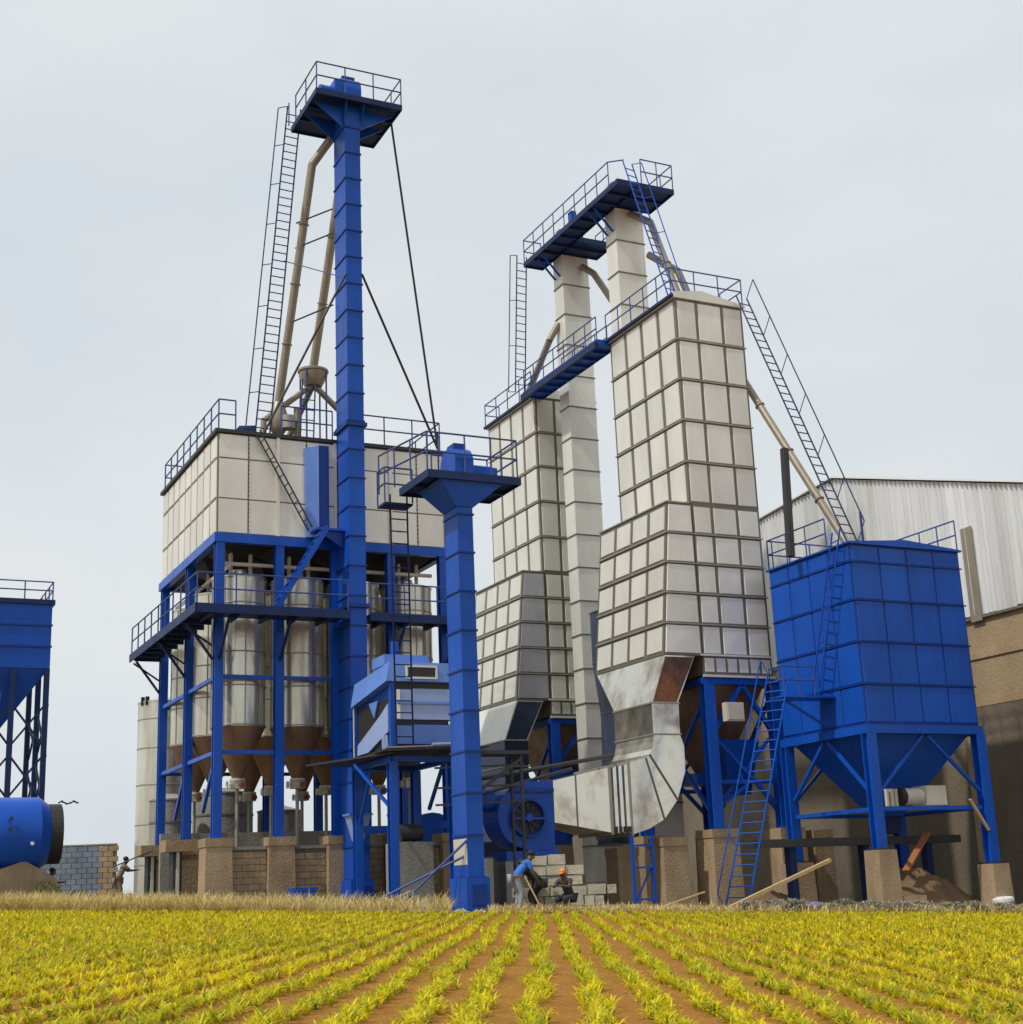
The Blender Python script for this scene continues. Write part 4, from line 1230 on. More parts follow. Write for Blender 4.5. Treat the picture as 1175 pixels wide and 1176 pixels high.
PZ = 29.62
t = thing('head_walkway', 'high blue railed walkway joining the heads of the two pale elevators', 'walkway', (28.1, 49.5, PZ))
platform(t, 27.62, 28.55, 45.2, 53.75, PZ)
platform(t, 28.585, 30.25, 45.2, 47.05, PZ)
platform(t, 28.585, 30.35, 50.5, 51.9, PZ)
for v in (47.4, 47.85, 52.2, 52.65):
    part('hanger', G().beam((27.75, v, PZ - 0.2), (28.58, v, PZ - 1.1), 0.07, 0.07), BLUE, t)
railing(t, [(27.62, 45.9, PZ), (27.62, 53.75, PZ), (28.5, 53.75, PZ)], 1.15, 0.95)
railing(t, [(28.75, 45.2, PZ), (30.25, 45.2, PZ), (30.25, 47.0, PZ)], 1.15, 0.9)
railing(t, [(30.35, 50.5, PZ), (30.35, 51.9, PZ)], 1.0, 0.7)
part('handrail', G().tube((27.62, 45.9, PZ + 1.15), (28.0, 45.25, PZ + 1.0), 0.028, 6), RAILM, t)
part('cable_box', G().box((27.7, 49.3, PZ + 0.02), (27.95, 49.6, PZ + 0.6)), BLUE, t)
ladder(t, (27.3, 54.1, 23.5), (27.42, 53.6, 29.9), (0.25, 0.02, 0), 0.34, NAVY, cage=(-0.28, 0.12, 0))
ladder(t, (28.85, 43.55, 23.75), (28.05, 45.05, 30.4), (0.24, 0.05, 0), 0.34, BLUE, cage=(0.40, -0.10, 0.1))
for E_, v, pts in ((E2, 47.2, [(29.3, 47.1, 29.3), (29.5, 45.9, 28.4), (29.95, 44.7, 24.3)]), (E2, 47.2, [(29.75, 46.6, 27.3), (30.4, 45.5, 26.2), (30.85, 44.9, 23.9)]),
                   (E1, 52, [(29.6, 51.9, 29.0), (29.75, 51.2, 28.4), (29.9, 47.9, 23.9)]), (E1, 52, [(28.6, 52.6, 26.4), (28.2, 52.8, 25.6), (27.9, 54.6, 23.6)])):
    spout(E_, pts, 0.15)
for E_, v in ((E1, 52.0), (E2, 47.2)):
    m_ = part('motor', G().tube((29.95, v + 0.3, 30.1), (30.6, v + 0.3, 30.1), 0.2, 12), GALV, E_, smooth=True)
    part('belt_guard', G().box((28.3, v + 0.05, 29.65), (28.6, v + 0.6, 30.2)), GALV, E_)

t = thing('roof_walkway', 'blue bridge walkway linking the roofs of the two dryers', 'walkway', (27.9, 50.5, 23.3))
platform(t, 27.35, 28.3, 47.16, 53.86, 23.38, mat=BLUE)
part('edge_beam', G().beam((27.3, 47.1, 23.2), (27.3, 54.0, 23.2), 0.12, 0.28), NAVY, t)
railing(t, [(27.38, 47.2, 23.38), (27.38, 53.85, 23.38)], 1.05, 1.0)
railing(t, [(28.28, 47.9, 23.38), (28.28, 51.9, 23.38)], 1.05, 1.0)

# ------------------------------------------------------------------ blue storage bin on the right
CU0, CU1, CV0, CV1, CZ0, CZ1 = 30.72, 35.45, 37.04, 41.55, 6.78, 12.80


def blue_bin():
    zg = gz(33, 39)
    t = thing('storage_bin', 'large square blue storage bin on legs at the right with a railed roof', 'storage bin', (33.1, 39.3, zg))
    part('bin_core', G().box((CU0, CV0, CZ0), (CU1, CV1, CZ1)), BLUE_RIB, t)
    zs = [6.84, 8.1, 9.5, 10.9, 12.2, 12.76]
    grid_panels(t, (CU0, CV0, 0), (1, 0, 0), (0, 0, 1), split(0.02, CU1 - CU0 - 0.02, 4), zs, (0, -1, 0), BLUE, gap=0.05, tk=0.03, inset=0.02)
    grid_panels(t, (CU0, CV0, 0), (0, 1, 0), (0, 0, 1), split(0.02, CV1 - CV0 - 0.02, 4), zs, (-1, 0, 0), BLUE, gap=0.06, tk=0.03, inset=0.02)
    grid_panels(t, (CU1, CV0, 0), (0, 1, 0), (0, 0, 1), split(0.02, CV1 - CV0 - 0.02, 4), zs, (1, 0, 0), BLUE, gap=0.06, tk=0.03, inset=0.02)
    for z in zs[1:-1]:
        part('ledge', G().box((CU0 - 0.06, CV0 - 0.06, z - 0.022), (CU1 + 0.05, CV0 - 0.001, z + 0.022)), BLUE_RIB, t)
        part('ledge', G().box((CU0 - 0.06, CV0, z - 0.022), (CU0 - 0.001, CV1, z + 0.022)), BLUE_RIB, t)
    pk = (CU0 + CU1) / 2
    part('roof', G().prism([(CU0 - 0.10, CV0 - 0.1, CZ1 + 0.002), (CU1 + 0.10, CV0 - 0.1, CZ1 + 0.002), (CU1 + 0.10, CV0 - 0.1, CZ1 + 0.06), (pk, CV0 - 0.1, CZ1 + 0.26), (CU0 - 0.10, CV0 - 0.1, CZ1 + 0.06)], (0, CV1 - CV0 + 0.2, 0)), BLUE, t)
    for a, b in (((CU0 - 0.1, CV0 - 0.1), (CU1 + 0.1, CV0 + 0.16)), ((CU0 - 0.1, CV1 - 0.16), (CU1 + 0.1, CV1 + 0.1)), ((CU0 - 0.1, CV0 + 0.165), (CU0 + 0.16, CV1 - 0.165)), ((CU1 - 0.16, CV0 + 0.165), (CU1 + 0.1, CV1 - 0.165))):
        part('ring_beam', G().box((a[0], a[1], 6.5), (b[0], b[1], 6.775)), BLUE, t)
    q2 = lambda a, b, c, d, z: [(a, c, z), (b, c, z), (b, d, z), (a, d, z)]
    part('hopper', G().loft([q2(CU0 + 0.2, CU1 - 0.2, CV0 + 0.2, CV1 - 0.2, 6.6), q2(32.75, 33.45, 39.0, 39.7, 3.95)]), BLUE, t)
    for z, w in ((5.7, 1.45), (4.9, 0.9)):
        part('hopper_stiffener', G().box((33.1 - w, 39.3 - w, z), (33.1 + w, 39.3 + w, z + 0.06)), BLUE_RIB, t)
    part('outlet', G().box((32.8, 39.05, 3.4), (33.4, 39.65, 3.94)), NAVY, t)
    for u in (CU0 + 0.05, CU1 - 0.05):
        for v in (CV0 + 0.05, CV1 - 0.05):
            z0 = 2.85 if v < 39 else 2.6
            if u > 33: z0 = 2.3
            p_ = part('leg', G().ibeam((u, v, z0), (u, v, 6.49), 0.36, 0.34, 0.045), BLUE, t)
            part('base_plate', G().box((u - 0.3, v - 0.3, z0 - 0.03), (u + 0.3, v + 0.3, z0 + 0.02)), DARK, p_)
    mu = (CU0 + CU1) / 2
    for v in (CV0 + 0.05, CV1 - 0.05):
        part('tie_beam', G().beam((CU0 + 0.26, v, 4.1), (CU1 - 0.26, v, 4.1), 0.12, 0.13), BLUE, t)
        part('brace', G().beam((CU0 + 0.25, v, 4.65), (mu - 0.1, v, 6.45), 0.10, 0.10), BLUE, t)
        part('brace', G().beam((CU1 - 0.25, v, 4.65), (mu + 0.1, v, 6.45), 0.10, 0.10), BLUE, t)
    for u in (CU0 + 0.05, CU1 - 0.05):
        part('tie_beam', G().beam((u, CV0 + 0.26, 4.1), (u, CV1 - 0.26, 4.1), 0.12, 0.13), BLUE, t)
        part('brace', G().beam((u, CV0 + 0.25, 4.65), (u, 39.2, 6.45), 0.10, 0.10), BLUE, t)
        part('brace', G().beam((u, CV1 - 0.25, 4.65), (u, 39.4, 6.45), 0.10, 0.10), BLUE, t)
    rz = CZ1 + 0.06
    railing(t, [(CU0 + 0.2, CV1, rz), (CU0, CV1, rz), (CU0, 38.2, rz)], 1.08, 1.0)
    railing(t, [(CU0 + 0.6, CV0, rz), (CU0 + 0.65, CV0, rz)], 1.08, 1.0)
    railing(t, [(CU0, CV1, rz), (CU1, CV1, rz), (CU1, CV0, rz)], 1.08, 1.0)
    # ladder on the left face and its landing
    ladder(t, (30.25, 39.0, 7.9), (30.5, 37.35, 13.3), (0.06, 0.28, 0), 0.36, BLUE)
    part('landing', G().box((28.6, 38.45, 7.82), (30.66, 39.3, 7.90)), BLUE, t)
    railing(t, [(28.65, 39.25, 7.9), (28.65, 38.5, 7.9), (29.9, 38.5, 7.9)], 0.95, 0.7)
    part('landing_strut', G().beam((30.6, 38.9, 6.9), (28.9, 38.9, 7.8), 0.07, 0.07), BLUE, t)
    ladder(t, (26.2, 38.6, gz(26.2, 38.6) + 0.05), (28.75, 38.85, 8.7), (0.18, -0.36, 0), 0.34, BLUE, name='stair_ladder', cage=(-0.22, 0.05, 0.45))
    # spout from the dryer and its prop
    spout(t, [(31.2, 43.4, 21.6), (32.35, 38.9, 13.1)], 0.14)
    part('spout_prop', G().beam((30.25, 39.6, 12.9), (30.7, 40.0, 17.0), 0.22, 0.22), DARK, t)
    ladder(t, (31.85, 38.2, 13.2), (30.95, 42.1, 23.75), (0.26, 0.03, 0), 0.36, NAVY, cage=(0.22, -0.2, 0.75))


blue_bin()
pier(30.77, 37.09, 0.72, 0.72, 2.82, 'pale brown concrete pier under the near leg of the blue bin', cap=False)
pier(30.77, 41.5, 0.8, 0.8, 2.57, 'brown concrete pier under the left rear leg of the blue bin', cap=False)
pier(35.4, 37.09, 0.7, 0.7, 2.27, 'brown concrete pier under the right front leg of the blue bin', cap=False)
pier(35.4, 41.5, 0.7, 0.7, 2.27, 'brown concrete pier under the right rear leg of the blue bin', cap=False)
solo('concrete_step', G().box((31.2, 36.7, gz(31.5, 36.7) - 0.2), (32.1, 37.2, gz(31.5, 36.7) + 0.45)), CONC, 'low brown concrete step beside the near leg pier of the blue bin', 'step', (31.6, 36.9, gz(31.6, 36.9)))

# conveyor with its drive under the blue bin
t = thing('belt_conveyor', 'dark belt conveyor crossing under the blue bin hopper', 'conveyor', (31.5, 40.2, 3.0))
part('frame', G().box((27.5, 39.1, 3.05), (36.0, 39.9, 3.3)), DARK, t)
for u in (28.9, 31.9, 34.6):
    part('leg', G().box((u, 39.3, gz(u, 39.3) - 0.1), (u + 0.25, 39.6, 3.04)), NAVY, t)
t = thing('drive_unit', 'cream motor drive unit with a boxy cover on the beam under the blue bin', 'machine', (32.6, 37.4, 4.2))
part('cover', G().box((33.0, 37.2, 4.2), (33.85, 37.9, 4.83)), PALE, t)
part('motor', G().tube((32.25, 37.5, 4.5), (32.98, 37.5, 4.5), 0.27, 16), PALE, t, smooth=True)
part('fan_cowl', G().tube((32.05, 37.5, 4.5), (32.24, 37.5, 4.5), 0.30, 16), BLACK, t)
for u in (31.6, 31.8, 31.98):
    part('roller', G().tube((u, 37.5, 4.2), (u, 37.5, 4.75), 0.07, 10), PALE, t)

# odds and ends on the right
def stick(name, a, b, w, mat, label, cat, h=None):
    org = (*a[:2], a[2])
    return solo(name, G().beam(a, b, w, h or w), mat, label, cat, org)


stick('timber_pole', (24.0, 35.9, gz(24.0, 35.9) + 0.06), (28.15, 36.3, 2.55), 0.12, WOOD, 'long pale timber pole leaning up towards the pier on the right', 'pole', 0.1)
stick('timber_plank', (32.4, 37.9, 2.15), (33.9, 38.4, 3.35), 0.25, REDWOOD, 'red brown plank lying across the earth heap under the blue bin', 'plank', 0.06)
stick('pale_lath', (34.55, 36.9, 4.35), (35.2, 36.9, 3.35), 0.09, WOOD, 'short pale lath leaning against the right front leg of the blue bin', 'lath', 0.07)


def mound(name, u, v, ru, rv, h, mat, label, cat):
    g = G()
    n, k = 26, 8
    zg = gz(u, v) - 0.1
    rings = []
    for j in range(k + 1):
        rr = 1 - j / k
        ring = []
        for i in range(n):
            a = 2 * math.pi * i / n
            wob = 1 + 0.10 * math.sin(3 * a + u) + 0.06 * math.sin(7 * a + j)
            hh = h * (1 - rr ** 1.25) * (1 + 0.07 * math.sin(5 * a + 2 * j))
            ring.append((u + math.cos(a) * ru * max(rr, 0.03) * wob, v + math.sin(a) * rv * max(rr, 0.03) * wob, zg + hh))
        rings.append(ring)
    g.loft(rings)
    return solo(name, g, mat, label, cat, (u, v, zg), smooth=True)


mound('earth_heap', 33.6, 38.6, 2.3, 1.6, 1.35, EARTH, 'heap of dark brown earth under the right side of the blue bin', 'earth heap')
mound('earth_heap', 28.6, 40.2, 1.6, 1.0, 0.7, EARTH, 'low heap of brown earth in the shade behind the leaning blue ladder', 'earth heap')
mound('mist_mound', 30.0, 35.8, 3.2, 0.9, 0.32, PALE, 'low pale bank imitating ground mist in front of the piers on the right', 'mist bank')  # pale mound added to imitate white mist along the ground

t = thing('cement_sack', 'white sacks slumped at the foot of the right front bin leg', 'sack', (35.0, 36.5, gz(35, 36.5)))
zg = gz(35, 36.5)
for a, b, z in ((35.0, 36.5, zg + 0.10), (35.2, 36.62, zg + 0.31)):
    rings = []
    for j in range(7):
        th = -math.pi / 2 + math.pi * j / 6
        ct, st_ = max(0.05, abs(math.cos(th)) ** 0.5), math.copysign(abs(math.sin(th)) ** 0.7, math.sin(th))
        ring = []
        for i in range(16):
            an = 2 * math.pi * i / 16
            cx = math.copysign(abs(math.cos(an)) ** 0.6, math.cos(an)); sy_ = math.copysign(abs(math.sin(an)) ** 0.6, math.sin(an))
            ring.append((a + 0.36 * ct * cx + 0.02 * math.sin(5 * an), b + 0.22 * ct * sy_, z + 0.10 * st_ + 0.015 * math.sin(3 * an + a)))
        rings.append(ring)
    part('sack', G().loft(rings), WHITEP, t, smooth=True)
t = thing('barrel', 'blue barrel at the right edge behind a white post', 'barrel', (36.6, 36.3, gz(36.6, 36.3)))
zg = gz(36.6, 36.3)
part('body', G().lathe(36.6, 36.3, [(0.42, zg), (0.46, zg + 0.3), (0.44, zg + 0.6), (0.46, zg + 0.9), (0.42, zg + 1.3)], 20), BLUE, t, smooth=True)
part('lid', G().lathe(36.6, 36.3, [(0.43, zg + 1.302), (0.43, zg + 1.35), (0.1, zg + 1.4)], 20), NAVY, t, smooth=True)
t = thing('white_post', 'short white marker post standing at the right edge of the yard', 'post', (36.05, 35.7, gz(36, 35.7)))
zg = gz(36.05, 35.7)
part('shaft', G().box((35.9, 35.6, zg - 0.1), (36.2, 35.8, zg + 0.95)), WHITEP, t)
part('cap', G().hexa([(35.87, 35.57, zg + 0.952), (36.23, 35.57, zg + 0.952), (36.23, 35.83, zg + 0.952), (35.87, 35.83, zg + 0.952)], [(36.0, 35.68, zg + 1.04), (36.1, 35.68, zg + 1.04), (36.1, 35.72, zg + 1.04), (36.0, 35.72, zg + 1.04)]), WHITEP, t)
t = thing('cloth_bundle', 'small purple cloth bundle on the pale ground below the timber pole', 'cloth', (27.2, 36.0, gz(27.2, 36)))
rings = []
for j in range(6):
    th = -math.pi / 2 + math.pi * j / 5
    rings.append([(27.2 + math.cos(R(30 * i)) * 0.42 * max(0.05, math.cos(th)) * (1 + 0.12 * math.sin(3 * i)), 36.0 + math.sin(R(30 * i)) * 0.25 * max(0.05, math.cos(th)), gz(27.2, 36) + 0.12 + 0.16 * math.sin(th)) for i in range(12)])
part('bundle', G().loft(rings), PURPLE, t, smooth=True)

# ------------------------------------------------------------------ yard clutter in the middle
zg = gz(17.5, 39)
t = thing('concrete_plinth', 'grey concrete machine base between the stand posts', 'plinth', (17.0, 42.2, zg))
part('base', G().box((16.4, 42.0, zg - 0.2), (17.5, 43.2, 3.6)), CONC_G, t)
part('motor', G().tube((16.6, 42.5, 3.9), (17.3, 42.5, 3.9), 0.26, 14), DARK, t, smooth=True)
t = thing('intake_hopper', 'pale blue open hopper hanging behind the machine stand', 'hopper', (16.2, 45.0, 4.2))
part('hopper', G().loft([[(15.9, 45.0, 4.6), (16.6, 45.0, 4.6), (16.6, 45.6, 4.6), (15.9, 45.6, 4.6)], [(16.1, 45.15, 3.8), (16.4, 45.15, 3.8), (16.4, 45.45, 3.8), (16.1, 45.45, 3.8)]]), BLUE_P, t)
part('rim', G().box((15.85, 44.95, 4.601), (16.65, 45.65, 4.66)), BLUE_L, t)
solo('pump_housing', G().lathe(19.3, 42.0, [(0.55, zg - 0.1), (0.6, zg + 0.6), (0.5, zg + 1.3), (0.2, zg + 1.6)], 18), DARK, 'dark round pump housing standing between the short elevator and the stand', 'pump', (19.3, 42, zg), smooth=True)
solo('concrete_drum', G().lathe(18.6, 41.0, [(0.42, zg - 0.1), (0.42, zg + 1.5)], 18), CONC_G, 'grey concrete drum behind the short elevator', 'drum', (18.6, 41, zg), smooth=True)
solo('stone_slab', G().hexa([(13.3, 37.0, zg - 0.2), (15.2, 36.5, zg - 0.2), (15.4, 37.1, zg - 0.2), (13.4, 37.6, zg - 0.2)], [(13.35, 37.05, zg + 0.22), (15.15, 36.55, zg + 0.26), (15.3, 37.05, zg + 0.26), (13.4, 37.5, zg + 0.22)]), PALE, 'long pale stone slab lying at the foot of the machine stand', 'slab', (14.3, 37, zg))
solo('tool_chest', G().box((13.9, 44.6, gz(14, 44.6) - 0.1), (14.6, 45.2, gz(14, 44.6) + 0.55)).box((13.86, 44.56, gz(14, 44.6) + 0.56), (14.64, 45.24, gz(14, 44.6) + 0.64)), BLUE, 'small blue chest on the ground left of the tall elevator foot', 'chest', (14.2, 44.9, gz(14.2, 44.9)))

# access gangway between short elevator and rear dryer
t = thing('gangway', 'dark steel gangway frame with handrail right of the short elevator', 'gangway', (19.8, 42.0, gz(19.8, 42)))
zg = gz(19.8, 42)
part('deck', G().box((17.9, 40.4, 6.12), (20.2, 41.3, 6.24)), DARK, t)
for p in ((19.9, 40.5), (19.9, 41.2)):
    part('leg', G().beam((*p, zg), (*p, 6.11), 0.08, 0.08), DARK, t)
part('brace', G().beam((19.9, 40.5, 6.0), (18.0, 40.5, 4.7), 0.10, 0.10), DARK, t)
part('pipe', G().tube((18.2, 41.8, 5.35), (24.6, 43.0, 6.35), 0.07, 8), DARK, t)
part('pipe', G().tube((18.2, 41.6, 4.8), (23.0, 43.0, 5.9), 0.06, 8), DARK, t)
for z in (5.7, 5.1, 4.6):
    part('rail', G().beam((17.0, 40.5, z), (20.0, 40.5, z + 0.1), 0.06, 0.06), DARK, t)

# rough stacked block wall, in front of the fan
def block_stack():
    ou, ov = 18.0, 34.6
    P0 = (0.0, 40.25)
    zg = gxy(0.6, 40.15)
    t = bpy.data.objects.new('block_wall', None)
    COL.objects.link(t)
    t.location = (P0[0], P0[1], zg)
    ORG[t.name] = (0, 0, 0)
    tag(t, 'rough stacked wall of pale concrete blocks stepping down to the right, in front of the fan', 'block wall')
    W_, H_ = 0.50, 0.275
    counts = [(-0.45, 7), (-0.3, 6), (-0.4, 6), (0.0, 4), (0.05, 3), (0.1, 2)]
    for r_, (x0, nb) in enumerate(counts):
        x = x0
        for i in range(nb):
            w = W_ * random.choice((0.55, 1.0, 1.0, 1.0, 1.08))
            h = H_ * random.uniform(0.92, 1.0)
            g = G()
            d = 0.22
            j = lambda: random.uniform(-0.012, 0.012)
            g.hexa([(j(), j(), j()), (w - 0.035 + j(), j(), j()), (w - 0.035 + j(), d, j()), (j(), d, j())],
                   [(j(), j(), h - 0.02 + j()), (w - 0.035 + j(), j(), h - 0.02 + j()), (w - 0.035 + j(), d, h - 0.02 + j()), (j(), d, h - 0.02 + j())])
            me = mesh_of('block', g, BLOCKM)
            o = bpy.data.objects.new('block', me)
            COL.objects.link(o)
            o.parent = t
            o.location = (x, random.uniform(-0.03, 0.03), -0.12 + r_ * H_)
            o.rotation_euler = (0, 0, random.uniform(-0.04, 0.04))
            x += w
    me = mesh_of('rubble_fill', G().box((-0.35, 0.12, -0.1), (1.6, 0.3, 0.95)), MORTAR)
    o = bpy.data.objects.new('rubble_fill', me)
    COL.objects.link(o); o.parent = t


block_stack()

# ------------------------------------------------------------------ left edge: far blue bin, drum, block wall
def far_bin():
    t = thing('storage_bin', 'far blue storage bin on latticed legs cut by the left edge', 'storage bin', (10, 94, 3.0))
    u0, u1, v0, v1 = 4.5, 12.95, 91.9, 100.0
    part('body', G().box((u0, v0, 16.5), (u1, v1, 20.5)), BLUE, t)
    for z in (17.85, 19.2):
        part('ledge', G().box((u0 - 0.03, v0 - 0.08, z - 0.06), (u1 + 0.06, v0 - 0.001, z + 0.06)), BLUE_RIB, t)
    part('roof', G().box((u0 - 0.15, v0 - 0.15, 20.502), (u1 + 0.15, v1 + 0.15, 20.8)), NAVY, t)
    q2 = lambda a, b, c, d, z: [(a, c, z), (b, c, z), (b, d, z), (a, d, z)]
    part('hopper', G().loft([q2(u0 + 0.05, u1 - 0.05, v0 + 0.05, v1 - 0.05, 16.49), q2(7.6, 9.0, 95.0, 96.6, 11.0)]), BLUE, t)
    part('hopper_rib', G().beam((10.6, v0 + 0.5, 16.3), (9.5, 94.0, 12.2), 0.25, 0.2), BLUE_L, t)
    legs = [(12.8, 92.05), (10.8, 92.05), (8.8, 92.05), (12.8, 95.6), (12.8, 99.7), (8.8, 99.7)]
    for u, v in legs:
        part('leg', G().beam((u, v, 3.0), (u, v, 16.48), 0.32, 0.32), NAVY, t)
    for a, b in zip(legs[:2], legs[1:3]):
        for z in (5.5, 8.6, 11.7):
            part('lattice', G().beam((*a, z), (*b, z + 2.6), 0.12, 0.12), NAVY, t)
            part('lattice', G().beam((a[0], a[1] + 0.14, z + 2.6), (b[0], b[1] + 0.14, z), 0.12, 0.12), NAVY, t)
    for a, b in ((legs[0], legs[3]), (legs[3], legs[4])):
        for z in (5.5, 8.6, 11.7):
            part('lattice', G().beam((*a, z), (*b, z + 2.6), 0.12, 0.12), NAVY, t)
            part('lattice', G().beam((a[0] + 0.14, a[1], z + 2.6), (b[0] + 0.14, b[1], z), 0.12, 0.12), NAVY, t)
    railing(t, [(u0, v0, 20.8), (u1, v0, 20.8), (u1, v1, 20.8)], 1.15, 1.7, r=0.045)


far_bin()

t = thing('blue_drum', 'big blue drum lying at the left edge with a black end flange', 'drum', (6.0, 51.4, 3.3))
part('shell', G().tube((-2.0, 51.4, 4.55), (7.05, 51.4, 4.5), 1.22, 36), BLUE, t, smooth=True)
part('taper', G().tube((7.051, 51.4, 4.5), (7.38, 51.4, 4.5), 1.22, 36, r2=0.98, cap=False), BLUE, t, smooth=True)
part('end_flange', G().tube((7.381, 51.4, 4.5), (7.78, 51.4, 4.5), 0.99, 36), BLACK, t)
part('valve', G().tube((6.05, 50.17, 4.95), (6.05, 50.0, 4.95), 0.07, 8), DARK, t)
part('valve', G().tube((6.05, 50.16, 4.65), (6.05, 50.0, 4.65), 0.06, 8), DARK, t)
part('sight_glass', G().tube((6.75, 50.2, 4.15), (6.75, 50.13, 4.15), 0.06, 10), WHITEP, t)
g = G()
for k in range(5):
    g.tube((7.7 + 0.13 * k, 51.4, 5.52 + 0.05 * math.sin(k * 2.0)), (7.85 + 0.13 * k, 51.4, 5.55 + 0.06 * math.sin(k * 2 + 2)), 0.03, 6)
part('loose_cable', g, DARK, t)
zg = gz(6.5, 51)
solo('drum_cradle', G().prism([(5.9, 50.6, zg - 0.2), (8.1, 50.6, zg - 0.2), (7.6, 50.6, 3.05), (6.6, 50.6, 3.62), (5.6, 50.6, 3.3)], (0, 1.6, 0)), CONC, 'brown concrete cradle under the end of the blue drum', 'cradle', (6.8, 51.4, zg))
solo('drum_cradle', G().prism([(0.6, 50.6, zg - 0.2), (4.2, 50.6, zg - 0.2), (4.0, 50.6, 3.35), (0.8, 50.6, 3.35)], (0, 1.6, 0)), CONC, 'brown concrete cradle under the drum at the very left edge', 'cradle', (2.4, 51.4, zg))

# block boundary wall in the distance at left
zg = gz(11, 65)
t = thing('boundary_wall', 'blue grey concrete block boundary wall between the drum and the standing tank', 'wall', (10, 65, zg))
part('core', G().beam((4.0, 68.0, 3.3), (12.2, 64.65, 3.3), 0.22, 2.7), MORTAR, t)
dirv = (Vector((12.2, 64.65, 0)) - Vector((4.0, 68.0, 0)))
ln = dirv.length
dirv.normalize()
nv = Vector((dirv.y, -dirv.x, 0))
ang = math.atan2(dirv.y, dirv.x)
bm_ = mesh_of('block', G().box((-0.205, -0.02, -0.105), (0.205, 0.02, 0.105)), BLOCKB)
bm2 = mesh_of('block', G().box((-0.205, -0.02, -0.105), (0.205, 0.02, 0.105)), CONC)
cnt = 0
for r_ in range(11):
    x = 2.6 - (r_ % 2) * 0.22
    while x < ln + 0.05 and cnt < 290:
        p = Vector((4.0, 68.0, 0)) + dirv * x + nv * 0.125
        inst('block', bm_ if x < ln - 0.75 else bm2, (p.x, p.y, 4.5 - r_ * 0.225), t, (0, 0, ang))
        x += 0.44; cnt += 1
part('coping', G().beam((4.0, 68.0, 4.67), (12.2, 64.65, 4.67), 0.3, 0.06), CONC_G, t)

# ------------------------------------------------------------------ people
def chain_mesh(name, pts, edges, mat, parent, root=0):
    me = bpy.data.meshes.new(name)
    me.from_pydata([p[:3] for p in pts], edges, [])
    me.materials.append(mat)
    o = bpy.data.objects.new(name, me)
    COL.objects.link(o)
    o.parent = parent
    sk = o.modifiers.new('skin', 'SKIN')
    sk.use_smooth_shade = True
    for i, d in enumerate(me.skin_vertices[0].data):
        d.radius = (pts[i][3], pts[i][4] if len(pts[i]) > 4 else pts[i][3])
        d.use_root = (i == root)
    ss = o.modifiers.new('subsurf', 'SUBSURF')
    ss.levels = 1; ss.render_levels = 1
    return o


